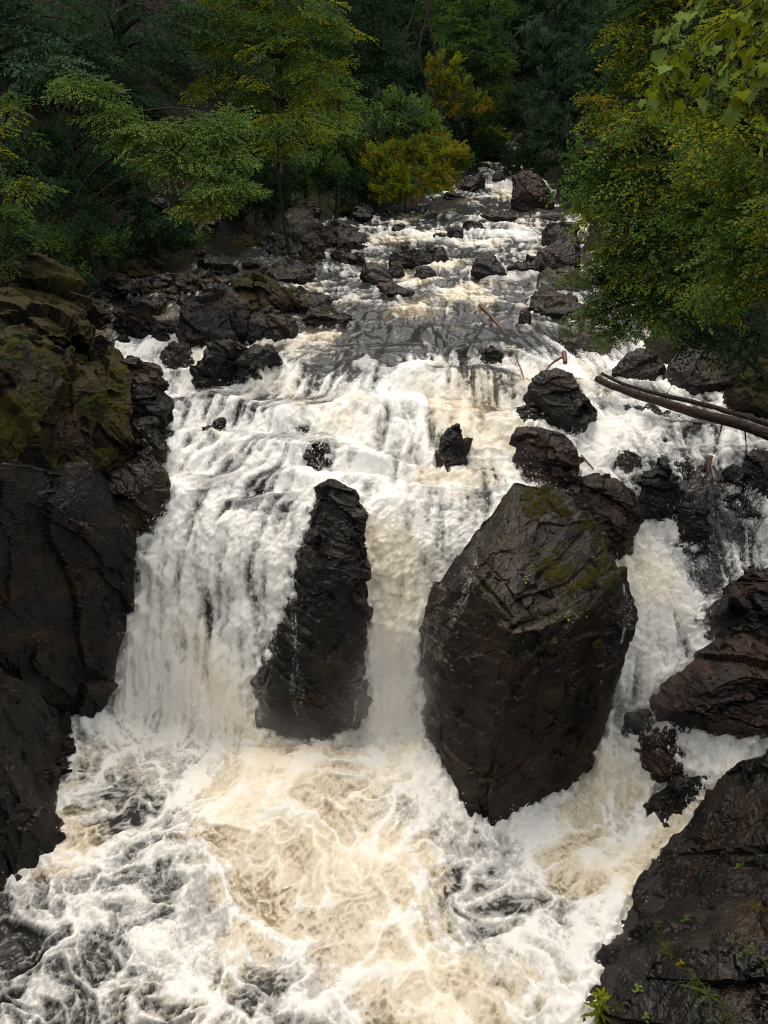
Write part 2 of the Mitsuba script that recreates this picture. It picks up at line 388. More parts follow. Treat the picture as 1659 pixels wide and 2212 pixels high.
for a in [(760, 860, 1.0, .2), (1000, 860, 1.0, .25), (830, 960, .6, .2), (840, 1200, .6, .4), (960, 900, .8, .3), (500, 1080, 1.0, .12), (1300, 1680, .7, .4), (1250, 1850, 1.2, .35), (1000, 1900, 1.2, .15), (900, 2080, 1.3, .25), (500, 1670, .8, .1),
          (160, 1850, .9, .3), (150, 2150, 1.8, -.6), (60, 2000, 1.4, -.5), (350, 1800, 1.3, -.5), (420, 1960, .8, -.4), (300, 2050, 1.2, -.4), (850, 2200, 1.3, .3), (400, 1450, 1.2, -.35), (1500, 1100, 1.2, -.4), (1420, 1300, 1.2, .1), (600, 1480, .8, -.3), (330, 1000, 1, -.3), (1050, 1100, .8, -.15), (250, 620, 3, -.6), (450, 590, 3, -.5), (600, 560, 2.5, -.4), (1500, 1150, 1.2, -.3)]:
    foam_shade_patch(tan, *a)
foam, tan = np.clip(foam, 0, 1), np.clip(tan, 0, 1)
# relief: froth along the falls, boils and crests in the pool, chop on the river
hz = fall * (licC * .045 + licA * .028 + licB * .016 + (blot - .5) * .38 + (fine - .5) * .07 + (grain - .5) * .04)
hz += pool * ((f3(P3, .33, 2, 2).reshape(NR, NC) - .5) * .75 + (blot - .5) * .42 + lace * .09 + (fine - .5) * .07 + (grain - .5) * .03 + licA * .012) * (.35 + .65 * np.clip(foam * 2, 0, 1))
calm = (1 - fall) * (1 - pool)
hz += calm * ((f3(P3, 1.1, 2, 9).reshape(NR, NC) - .5) * .26 + crest * .10 + licC * .025 + licA * .014 + licB * .006 + (fine - .5) * .02)
gzy2, gzx2 = np.gradient(Z0, GY, GX)
nn = np.stack([-gzx2, -gzy2, np.ones_like(Z0)], -1)
nn /= np.linalg.norm(nn, axis=-1, keepdims=True)
WV = np.stack([X, Yg, Z0], -1) + nn * hz[..., None]

# ---------------------------------------------------------------- the ground: river bed, banks, valley sides
LEFT = [(20, 1930), (125, 1870), (105, 1640), (205, 1530), (280, 1340), (290, 1160), (340, 1000), (350, 870), (310, 790), (215, 700), (290, 625), (560, 565), (660, 522), (770, 490), (805, 460), (925, 432), (1010, 400), (1065, 370)]
RIGHT = [(1230, 2212), (1300, 2050), (1430, 1850), (1530, 1780), (1700, 1600), (1850, 1300), (1900, 1000), (1900, 900), (1500, 850), (1310, 760), (1270, 680), (1230, 620), (1210, 560), (1215, 500), (1200, 460), (1150, 420), (1140, 368)]


def edge(picks):
    q = np.array([on_water(*p) for p in picks])
    q = q[np.argsort(q[:, 1])]
    return q[:, 1], q[:, 0]


LY, LX = edge(LEFT)
RY, RX = edge(RIGHT)


def ground_z(x, y):
    x, y = np.asarray(x, float), np.asarray(y, float)
    p = np.stack([x, y, 0 * x], -1).reshape(-1, 3)
    r1 = (f3(p, .22, 3, 21) - .5).reshape(x.shape)
    r2 = (f3(p, .9, 3, 22) - .5).reshape(x.shape)
    dl, dr_ = np.interp(y, LY, LX) - x, x - np.interp(y, RY, RX)
    d = np.maximum(dl, dr_)
    near = np.clip((24 - y) / 6, 0, 1)
    up = np.where(d > 0, d * (.62 + .7 * near * (d < 4)) + near * 2.8 * np.clip(d - 4, -4, 0) * 0 + 2.2 * near * (d > 4), 0)
    far = np.clip((y - 21) / 3, 0, 1) * np.clip((45 - y) / 6, 0, 1) * (dl > 0)
    up = up - far * .36 * np.clip(d, 0, 2.5)
    up = up + .35 * np.clip(d - 6, 0, 60)
    up = np.where((dr_ > 0) & (y < 13), up * (.3 + .7 * np.clip((y - 11) / 2, 0, 1)), up)
    z = water_z(x, np.minimum(y, 72)) - .75 + np.clip(up, 0, 26) + np.clip(y - 66, 0, 60) * .62
    z = np.where(y < 5.2, np.minimum(np.maximum(z, 11.2 * np.clip((4.2 - y) / 3.0, 0, 1) ** .8 - .75), 11.6 + .3 * np.clip(-y, 0, 30)), z)
    return z + (r1 * 2.4 + r2 * .6) * np.clip(d / 2, 0, 1) + np.where(d < 0, r2 * .3, 0)


gx = np.r_[np.arange(-70, -24, 1.6), np.arange(-24, 24, .3), np.arange(24, 71, 1.6)]
gy = np.r_[np.arange(-26, 5, 1.0), np.arange(5, 62, .28), np.arange(62, 132, 1.2)]
gX, gY = np.meshgrid(gx, gy)
gZ = ground_z(gX, gY)
gi, gj = np.meshgrid(np.arange(len(gy) - 1), np.arange(len(gx) - 1), indexing='ij')
a0 = (gi * len(gx) + gj).ravel()
put('ground', (np.stack([gX, gY, gZ], -1).reshape(-1, 3), np.stack([a0, a0 + 1, a0 + len(gx) + 1, a0 + len(gx)], 1)), 'soil')
tell('ground', 'dark wooded banks and bed of the gorge', kind='structure')

# the water is cut into pool, falls and river, and left away where it would lie deep under the banks
gw = ground_z(X, Yg)
keep = (gw < WV[..., 2] + .5) & (Yg < 71)
keep = ndi.binary_dilation(keep, iterations=4)


def water_part(key, r0, r1, label):
    i, j = np.meshgrid(np.arange(r0, r1), np.arange(NC - 1), indexing='ij')
    k = keep[i, j]
    i, j = i[k], j[k]
    f = np.stack([i * NC + j, i * NC + j + 1, (i + 1) * NC + j + 1, (i + 1) * NC + j], 1)
    used, inv = np.unique(f, return_inverse=True)
    f = inv.reshape(f.shape)
    put(key, (WV.reshape(-1, 3)[used], f), 'water_surface', True, np.stack([foam.ravel()[used], tan.ravel()[used]], 1))
    tell(key, label, kind='structure')


# ---------------------------------------------------------------- rocks


from scipy.spatial import cKDTree


def unit_(a):
    return a / (np.linalg.norm(a) + 1e-9)


def rock_mesh(hulls, res, seed, amp=1.0, beds=(0.35, 0.25, 1.0), layer=0.5, size=None, vert=1.0):
    ms = [m3.Manifold.hull_points(np.ascontiguousarray(h, np.float64)) for h in hulls]
    m = ms[0] if len(ms) == 1 else m3.Manifold.batch_boolean(ms, m3.OpType.Add)
    m = m.refine_to_length(res)
    me = m.to_mesh()
    v, f = np.array(me.vert_properties[:, :3], float), np.array(me.tri_verts)
    s = size or float(np.clip(np.sort(np.ptp(v, axis=0))[1], .2, 6))
    r = np.random.default_rng(seed + 1000)
    if len(hulls) == 1 and size is None:                      # boulder: broken off along a few planes
        for _ in range(5 + seed % 12):
            g = unit_(r.normal(0, 1, 3))
            h = v @ g
            cut = h.max() - np.ptp(h) * r.uniform(.02, .09)
            v = v - g * (np.maximum(h - cut, 0) * .92)[:, None]
    n = np.array(trimesh.Trimesh(v, f, process=False).vertex_normals)
    k = np.array(beds) / np.linalg.norm(beds)
    q = v + (np.stack([f3(v, 1.7 / s, 3, seed + j) for j in (1, 2, 4)], 1) - .5) * .35 * s
    q = q * [1, 1, vert]
    q = q + k * (q @ k)[:, None] * 1.2                         # blocks lie flat along the beds
    d = (f3(v, 1.0 / s, 2, seed) - .5) * .16 * s
    for sp, off, tilt in ((.8, .055, .13), (.33, .020, .13), (.12, .006, .10)):
        c = sp * s
        lo, hi = q.min(0) - c, q.max(0) + c
        cnt = int(np.clip(np.prod((hi - lo) / c) * 1.0, 8, 6000))
        cen = r.uniform(lo, hi, (cnt, 3))
        i = cKDTree(cen).query(q)[1]
        to = r.normal(0, 1, cnt) * off * s
        tv = r.normal(0, tilt, (cnt, 3))
        d += np.clip(to[i] + np.einsum('ij,ij->i', q - cen[i], tv[i]), -.13 * s, .13 * s)
    st = (v @ k) * (3.2 / max(s, .5) ** .5) + f3(v, .8 / s + .15, 2, seed + 5) * 2.6
    saw = (st - np.floor(st))
    saw = np.where(saw < .8, saw / .8, (1 - saw) / .2)
    d += (saw - .5) * .022 * s ** .6 * layer + (f3(v, 6.5, 3, seed + 9) - .5) * .03 * min(1, s) ** .5
    v = v + n * (d * amp)[:, None]
    return v, f


ROCKS, ROCKV = [], []


def rock(kind, label, mat, hulls, res, seed, cat='rock', group=None, **kw):
    key = numbered(kind)
    put(key, rock_mesh(hulls, res, seed, **kw), mat, False)
    if hulls[0][:, 1].min() < 45:
        ROCKV.append(mikit.meshkit.WRITTEN[scene[key]['filename']][0][::2])
    tell(key, label, cat, group)
    return key


def outlined(outline, lean=None, yb=None, bulge=.3, deep=.7, sink=.5, push=0):
    """A hull for a boulder of this outline: its foot at the water (or yb metres away), its top lean metres farther, bulging towards us."""
    o = np.array(outline, float)
    o = o.mean(0) + (o - o.mean(0)) * 1.1
    lo, hi = o[:, 1].max(), o[:, 1].min()
    mid = o[o[:, 1] > lo - 8][:, 0].mean()
    if yb is None:
        yb = on_water(mid, lo)[1] + push
    w = (o[:, 0].max() - o[:, 0].min()) / FPX * yb * 1.15
    if lean is None:
        lean = .45 * w
    t = (lo - o[:, 1]) / max(lo - hi, 1)
    P = np.array([at(a, b, yb + lean * tt) for (a, b), tt in zip(o, t)])
    c = P.mean(0)
    front = c + (P - c) * .62 + np.array([0, -1.0, .25]) * bulge * w * .5
    low = P.copy()
    low[:, 2] = P[:, 2].min() - sink * w
    low[:, 1] += .12 * w
    back = c + (P - c) * .7 + np.array([0, deep * w * .5, 0])
    back[:, 2] -= (.35 * (P[:, 2].max() - P[:, 2].min()))
    return np.vstack([P, front, low, back])


A = at
# the great boulder between the two chutes
big_top = [A(905, 1400, 13.7), A(925, 1305, 14.0), A(975, 1190, 14.35), A(1058, 1085, 15.0), A(1120, 1036, 15.5), A(1195, 1058, 15.4), A(1265, 1118, 14.9), A(1325, 1200, 14.5), A(1358, 1290, 13.6), A(1120, 1370, 11.35), A(1250, 1360, 11.7), A(1312, 1440, 12.3)]
big_low = [A(1058, 1786, 11.0), A(1000, 1752, 11.4), A(950, 1642, 12.7), A(910, 1545, 14.0), A(1262, 1682, 12.2), A(1292, 1560, 12.7), A(1110, 1722, 11.7), A(1090, 1560, 11.35)]
big_low += [p + np.array([0, .25, -1.0]) for p in big_low]
ridge_top, ridge_mid, toe = A(1112, 1371, 11.35), A(1086, 1520, 11.15), A(1056, 1789, 11.0)
front = [ridge_top, ridge_mid, toe, A(1200, 1345, 11.6), A(1265, 1318, 12.0), A(1350, 1225, 13.2), A(1376, 1320, 12.9), A(1365, 1368, 12.7), A(1313, 1469, 12.4), A(1297, 1544, 12.5), A(1262, 1676, 12.2), A(1150, 1700, 12.0), A(1092, 1748, 11.5)]
front += [p + np.array([0, .2, -1.0]) for p in front[-4:] + [toe]] + [A(1330, 1260, 14.6), A(1150, 1340, 14.0), A(1290, 1600, 13.8), A(1100, 1650, 13.2)]
side = [p + np.array([.25, .12, -.10]) for p in (ridge_top, ridge_mid, toe)] + [A(1028, 1262, 12.9), A(935, 1272, 14.0), A(908, 1342, 13.85), A(907, 1452, 13.9), A(909, 1545, 14.1), A(925, 1600, 13.3), A(956, 1670, 12.5), A(1003, 1769, 11.3), A(985, 1192, 14.3), A(1080, 1318, 12.0)]
side += [p + np.array([0, .2, -1.0]) for p in side[-5:-2]] + [A(960, 1560, 14.6), A(1100, 1300, 14.6), A(1060, 1700, 12.6)]
slabs = []
for k, (u, drop) in enumerate([(0.0, -.30), (.08, -.12), (.2, .0), (.36, .04)]):
    rim = [A(1064, 1098, 14.9), A(1066, 1150, 14.4), A(984, 1190, 14.3), A(940, 1268, 13.95), A(1028, 1255, 12.95), A(1080, 1316, 12.0), A(1112, 1368, 11.4), A(1262, 1316, 12.05), A(1350, 1222, 13.25), A(1316, 1143, 14.5), A(1246, 1070, 15.1), A(1155, 1056, 15.3), A(1104, 1040, 15.4)]
    back_ = A(1130, 1045, 15.4)
    rim = [p * (1 - u) + back_ * u + np.array([0, 0, drop * .55]) for p in rim]
    slabs.append(np.array(rim + [p + np.array([0, 0, -.5]) for p in rim]))
plates = []
for (x0, y0, x1, y1, x2, y2, x3, y3, Y, k) in [(930, 1560, 985, 1580, 1050, 1700, 1020, 1720, 12.35, .16), (940, 1420, 1040, 1450, 1075, 1560, 960, 1540, 12.6, .14), (960, 1640, 1010, 1660, 1050, 1760, 1010, 1750, 11.75, .12), (1130, 1400, 1200, 1385, 1210, 1560, 1120, 1600, 11.45, .16), (1215, 1420, 1300, 1390, 1290, 1540, 1225, 1640, 11.95, .18), (1160, 1600, 1240, 1580, 1235, 1680, 1160, 1692, 11.8, .2)]:
    q = np.array([A(x0, y0, Y + .35), A(x1, y1, Y), A(x2, y2, Y - .1), A(x3, y3, Y + .1)])
    plates.append(np.vstack([q - [0, k * .4, 0], q.mean(0) + (q - q.mean(0)) * 1.05 + [0, .7, 0]]))
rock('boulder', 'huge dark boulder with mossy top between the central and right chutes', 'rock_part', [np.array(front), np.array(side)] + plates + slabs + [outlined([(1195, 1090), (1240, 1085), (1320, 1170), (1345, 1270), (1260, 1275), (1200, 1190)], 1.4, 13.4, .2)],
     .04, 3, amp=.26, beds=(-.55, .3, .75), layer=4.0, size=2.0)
# the split rock in the middle of the fall
rock('boulder', 'tall black rock splitting the main fall, thin trickles down its face', 'rock_wet',
     [np.array([A(715, 1045, 14.9), A(762, 1060, 14.8), A(786, 1110, 14.5), A(790, 1200, 14.2), A(690, 1068, 14.95), A(676, 1120, 15.0), A(646, 1185, 14.75), A(622, 1240, 14.5), A(778, 1300, 13.7), A(700, 1290, 13.45), A(640, 1600, 13.15), A(770, 1560, 13.2), A(720, 1600, 13.0), A(788, 1480, 13.5)]
               + [A(700, 1640, 13.6), A(760, 1640, 13.6), A(640, 1100, 16.6), A(760, 1090, 16.6)]),
      np.array([A(632, 1260, 14.4), A(602, 1330, 14.2), A(552, 1480, 13.65), A(556, 1565, 13.35), A(620, 1600, 13.1), A(700, 1600, 13.0), A(690, 1300, 13.6), A(600, 1560, 13.1), A(560, 1620, 13.8), A(600, 1300, 14.9)]),
      np.array([A(730, 1420, 13.4), A(790, 1480, 13.3), A(788, 1560, 13.15), A(700, 1590, 12.95), A(740, 1500, 13.0), A(730, 1640, 13.5), A(780, 1400, 14.2)])], .038, 11, amp=.5, beds=(.2, .3, .4), layer=1.5, size=1.6)
# left cliff
rock('cliff', 'sheer black rock wall left of the fall with wet streaks', 'rock_wet',
     [np.array([A(285, 1165, 15.2), A(282, 1345, 14.75), A(252, 1435, 14.5), A(207, 1528, 14.3), A(150, 1545, 14.1), A(100, 1035, 14.6), A(205, 1010, 15.2), A(60, 1520, 13.5), A(-20, 1400, 12.6), A(-60, 1000, 13.2), A(-150, 1600, 12.4), A(150, 1640, 14.5), A(0, 1700, 13.5), A(240, 1000, 16.5), A(-100, 960, 16), A(-300, 1000, 14), A(-300, 1700, 13.5)])],
     .05, 21, cat='cliff', amp=.5, beds=(1, .2, .1), layer=.2, size=2.4, vert=.35)
rock('cliff', 'dark rock foot of the gorge wall at the pool edge, bottom left', 'rock_wet',
     [np.array([A(110, 1640, 12.8), A(152, 1545, 13.9), A(135, 1780, 11.3), A(128, 1868, 10.3), A(60, 1918, 9.7), A(-60, 1940, 9.2), A(30, 1480, 12.4), A(-100, 1400, 11), A(-200, 1900, 9.4), A(90, 1950, 10.6), A(0, 2000, 10), A(120, 1720, 13.5), A(-300, 1400, 12), A(-300, 2000, 9.6)])],
     .045, 25, cat='cliff', amp=.5, beds=(1, .2, .3), layer=.2, size=2.0, vert=.4)
rock('cliff', 'mossy rock ledge above the black wall, olive moss over its top', 'rock_moss',
     [np.array([A(-40, 705, 15.8), A(110, 730, 17), A(150, 760, 16.8), A(120, 850, 15.6), A(60, 960, 14.4), A(100, 1060, 14.3), A(-60, 1050, 13.4), A(-60, 800, 14.6), A(-300, 720, 15), A(-300, 1000, 13), A(-200, 1150, 14), A(140, 1080, 15), A(0, 720, 19), A(120, 760, 19)]),
      np.array([A(160, 765, 17.8), A(250, 762, 18.4), A(285, 800, 17.7), A(275, 900, 16.6), A(255, 990, 15.9), A(180, 1040, 15.2), A(140, 960, 15.4), A(165, 850, 16.2), A(250, 1050, 16.8), A(150, 780, 19.5), A(260, 790, 19.5)]),
      np.array([A(80, 900, 15.2), A(170, 900, 15.6), A(215, 985, 15.3), A(205, 1060, 14.9), A(120, 1080, 14.6), A(60, 1040, 14.4), A(150, 1100, 15.6), A(150, 860, 17)])], .05, 31, cat='cliff', amp=.7, beds=(.8, .2, .5), layer=.3, size=1.8, vert=.55)
rock('boulder', 'dark rounded block on the shoulder of the left cliff beside the fall', 'rock_wet', [outlined([(270, 770), (330, 772), (354, 815), (356, 868), (345, 890), (285, 900), (262, 840)], .7, 17.4, .4)], .05, 41, amp=.8)
rock('boulder', 'dark overhanging lump below the shoulder block of the left cliff', 'rock_wet', [outlined([(280, 898), (325, 902), (352, 935), (345, 962), (310, 970), (275, 960)], .5, 16.7, .4)], .05, 42, amp=.7)
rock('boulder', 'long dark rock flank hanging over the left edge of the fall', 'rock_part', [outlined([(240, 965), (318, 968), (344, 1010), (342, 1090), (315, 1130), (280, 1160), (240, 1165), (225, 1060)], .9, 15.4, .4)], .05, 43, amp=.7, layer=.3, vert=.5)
rock('boulder', 'big mossy boulder at the left end of the rocky shelf', 'rock_moss', [outlined([(-60, 600), (40, 565), (100, 575), (150, 625), (205, 680), (200, 725), (120, 735), (-60, 725)], 2.2, 18.8, .4)], .06, 146, amp=.8, layer=.2)
rock('boulder', 'low mossy rock between the shelf boulder and the cliff ledge at the left edge', 'rock_moss', [outlined([(-110, 730), (-80, 650), (10, 632), (110, 668), (165, 712), (120, 745), (0, 748)], 1.8, 17.4, .4)], .06, 149, amp=.8, layer=.2)
rock('boulder', 'angular slab with pale flat top beside the mossy shelf boulder', 'rock_grey', [outlined([(140, 700), (165, 692), (230, 706), (232, 730), (175, 742), (142, 735)], .6, 18.9, .2)], .035, 45, amp=.4)

# rocks of the shelf, left of the lip
S = 'rocks on the shelf beside the lip'
for lab, mat, o, kw in [
    ('dark block between the two thin left cascades', 'rock_wet', [(268, 650), (300, 640), (328, 655), (330, 700), (300, 725), (268, 720), (255, 690)], {}),
    ('low dark rock above the left trickle', 'rock_wet', [(195, 600), (250, 585), (290, 605), (285, 640), (240, 655), (200, 640)], {}),
    ('black block right of the thin white cascade with a foam puddle beside it', 'rock_wet', [(372, 690), (385, 650), (420, 640), (480, 640), (520, 665), (520, 715), (470, 735), (420, 750), (375, 760)], {}),
    ('moss-capped rock on the lip, the greenest on the shelf', 'rock_moss', [(490, 640), (505, 612), (560, 610), (620, 630), (640, 650), (600, 672), (540, 680), (492, 685)], {}),
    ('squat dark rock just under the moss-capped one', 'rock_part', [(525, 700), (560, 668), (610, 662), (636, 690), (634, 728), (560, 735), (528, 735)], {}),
    ('tilted black fin in the left of the fall', 'rock_wet', [(412, 830), (425, 790), (470, 745), (520, 738), (508, 762), (470, 800), (440, 845)], {}),
    ('wet hump with water sliding over it below the shelf', 'rock_wet', [(505, 800), (520, 770), (560, 752), (600, 760), (560, 790), (520, 830)], {}),
    ('small dark stone at the foot of the thin white cascade', 'rock_wet', [(328, 705), (345, 700), (362, 715), (358, 735), (330, 738)], {}),
    ('dark wedge under the thin white cascade', 'rock_wet', [(352, 745), (395, 740), (412, 765), (400, 790), (360, 790)], {}),
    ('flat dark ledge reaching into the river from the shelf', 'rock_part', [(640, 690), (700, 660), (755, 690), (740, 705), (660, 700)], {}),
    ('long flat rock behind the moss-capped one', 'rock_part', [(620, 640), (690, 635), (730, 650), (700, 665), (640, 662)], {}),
    ('brown mossy rock behind the black block', 'rock_part', [(390, 600), (440, 585), (500, 598), (490, 630), (420, 640), (385, 625)], {}),
    ('dark rounded stone in the shelf shallows', 'rock_wet', [(320, 600), (360, 590), (392, 605), (380, 635), (330, 638)], {}),
    ('mossy dome on the shelf towards the left bank', 'rock_moss', [(265, 575), (300, 556), (345, 572), (340, 600), (280, 605)], {}),
    ('flat low stone between the shelf and the river', 'rock_part', [(430, 570), (470, 560), (510, 575), (500, 592), (440, 592)], {})]:
    rock('boulder', lab, mat, [outlined(o, **kw)], .05, 50 + len(ROCKS), amp=.9, group=None)
    ROCKS.append(1)

# upstream rocks
for lab, mat, o, kw in [
    ('largest grey boulder on the left bank upstream', 'rock_grey', [(548, 500), (553, 465), (590, 450), (640, 455), (690, 470), (697, 490), (660, 515), (580, 520)], {}),
    ('domed boulder thick with yellow moss on the left bank', 'rock_moss', [(690, 445), (712, 424), (745, 422), (770, 440), (772, 460), (730, 468), (695, 462)], {}),
    ('dark stone right of the yellow-mossed dome', 'rock_wet', [(760, 455), (785, 440), (810, 455), (805, 475), (765, 475)], {}),
    ('mossy boulder left of the largest grey one', 'rock_moss', [(425, 505), (440, 472), (470, 480), (484, 508), (465, 520), (430, 518)], {}),
    ('small mossy stone touching the largest grey boulder', 'rock_moss', [(512, 515), (520, 490), (545, 492), (556, 515), (535, 528), (515, 526)], {}),
    ('dim boulder at the edge of the left bank shade', 'rock_part', [(388, 520), (395, 495), (420, 492), (432, 515), (415, 530), (392, 530)], {}),
    ('low brown rock in front of the largest grey boulder', 'rock_part', [(590, 540), (600, 512), (630, 508), (645, 530), (640, 548), (600, 550)], {}),
    ('ridged dark rock in the shallows by the left bank', 'rock_part', [(648, 545), (655, 512), (680, 503), (700, 530), (695, 556), (660, 560)], {}),
    ('long low mossy rock pointing at the first rapids', 'rock_part', [(690, 505), (730, 490), (790, 510), (806, 526), (760, 535), (700, 530)], {}),
    ('flat stone at the end of the long low mossy rock', 'rock_wet', [(735, 492), (755, 482), (778, 494), (770, 505), (742, 504)], {}),
    ('broad dark block in the river above the shelf', 'rock_part', [(580, 600), (600, 572), (650, 562), (678, 575), (680, 600), (640, 610), (590, 612)], {}),
    ('dark wedge in mid river left of the twin rocks', 'rock_wet', [(718, 568), (745, 548), (785, 546), (792, 565), (750, 574)], {}),
    ('left half of the twin rocks in mid river', 'rock_wet', [(843, 572), (852, 545), (880, 533), (905, 545), (903, 572), (870, 585)], {}),
    ('right half of the twin rocks in mid river', 'rock_wet', [(900, 562), (905, 542), (935, 532), (962, 540), (965, 562), (930, 572)], {}),
    ('rounded stone just below the twin rocks', 'rock_wet', [(838, 590), (842, 566), (862, 562), (872, 580), (866, 598), (845, 600)], {}),
    ('peaked rock with a tail running down to the rapids', 'rock_wet', [(783, 595), (790, 570), (815, 565), (848, 600), (855, 615), (810, 610)], {}),
    ('low black tail of stone below the peaked rock', 'rock_wet', [(815, 612), (850, 610), (888, 632), (880, 640), (840, 630)], {}),
    ('small dark ledge to the right of the rounded stone', 'rock_wet', [(897, 590), (905, 575), (930, 580), (945, 600), (910, 605)], {}),
    ('lone black pyramid-shaped rock in the middle of the river', 'rock_wet', [(1018, 590), (1030, 560), (1050, 545), (1066, 553), (1096, 592), (1070, 600), (1030, 597)], {}),
    ('pair-stone in the first rapids, left one', 'rock_wet', [(934, 514), (938, 502), (955, 500), (962, 512), (948, 517)], {}),
    ('pair-stone in the first rapids, right one', 'rock_wet', [(966, 510), (972, 498), (985, 488), (999, 492), (1000, 512), (980, 516)], {}),
    ('black hump at the head of the first rapids', 'rock_wet', [(1075, 470), (1085, 458), (1105, 458), (1115, 470), (1095, 476)], {}),
    ('flat rock left of the black hump at the head of the rapids', 'rock_part', [(1040, 468), (1060, 452), (1085, 455), (1082, 470), (1055, 474)], {}),
    ('wet stone washed over in the first rapids', 'rock_wet', [(1000, 488), (1015, 478), (1040, 482), (1046, 494), (1015, 498)], {}),
    ('tiny wet stone at the left end of the first rapids', 'rock_wet', [(845, 492), (858, 484), (876, 488), (874, 498), (852, 500)], {}),
    ('dark stone in the white water near the river bend', 'rock_wet', [(1064, 390), (1068, 374), (1082, 370), (1090, 384), (1080, 392)], {}),
    ('low black stone under the far fallen branch', 'rock_wet', [(955, 425), (965, 415), (990, 418), (1000, 428), (970, 432)], {}),
    ('black stone at the left foot of the far narrows', 'rock_wet', [(990, 410), (1000, 385), (1040, 370), (1045, 388), (1015, 412)], {}),
    ('upright brown block at the right of the far narrows', 'rock_brown', [(1110, 430), (1112, 370), (1130, 358), (1165, 365), (1190, 400), (1200, 440), (1160, 450)], {}),
    ('dark boulder by the first rapids on the right bank', 'rock_wet', [(1178, 520), (1182, 492), (1215, 478), (1245, 490), (1250, 530), (1200, 532)], {}),
    ('low dark stone just before the right bank boulder', 'rock_wet', [(1172, 470), (1185, 462), (1205, 466), (1205, 478), (1180, 478)], {}),
    ('smooth tilted slab leaning on the right bank', 'rock_wet', [(1140, 590), (1160, 555), (1200, 525), (1250, 520), (1250, 575), (1190, 590)], {}),
    ('flat dark point of rock beside the tilted slab', 'rock_wet', [(1105, 582), (1120, 568), (1165, 552), (1190, 556), (1150, 585), (1115, 588)], {}),
    ('pale lichen-spotted boulder with moss on the right bank', 'rock_pale', [(1167, 625), (1170, 585), (1195, 568), (1240, 572), (1262, 600), (1250, 635), (1195, 635)], {}),
    ('broad dark boulder under the lichen-spotted one', 'rock_wet', [(1138, 665), (1150, 640), (1190, 628), (1250, 638), (1270, 670), (1220, 688), (1160, 682)], {}),
    ('small upright stone at the tip of the right shallows', 'rock_part', [(1120, 700), (1124, 675), (1138, 662), (1148, 680), (1145, 704)], {}),
    ('moss-edged flat boulder at the corner of the right bank', 'rock_pale', [(1215, 740), (1222, 710), (1260, 690), (1300, 700), (1310, 750), (1260, 760)], {}),
    ('grey boulder half hidden by beech leaves on the right bank', 'rock_grey', [(1232, 700), (1240, 672), (1275, 655), (1310, 670), (1310, 705), (1260, 712)], {}),
    ('mossy outcrop in the deep shade under the right trees', 'rock_part', [(1440, 800), (1470, 768), (1520, 755), (1570, 780), (1580, 830), (1500, 845), (1445, 835)], {}),
    ('big shaded boulder at the right edge above the logs', 'rock_moss', [(1575, 870), (1590, 815), (1650, 780), (1720, 790), (1720, 900), (1640, 905)], {}),
    ('low rock in the shade behind the log ends', 'rock_part', [(1330, 800), (1350, 770), (1400, 765), (1430, 790), (1410, 825), (1350, 825)], {})]:
    rock('boulder', lab, mat, [outlined(o, **kw)], .10, 50 + len(ROCKS), amp=.3 + .5 * ((len(ROCKS) * 37) % 10) / 10)
    ROCKS.append(1)

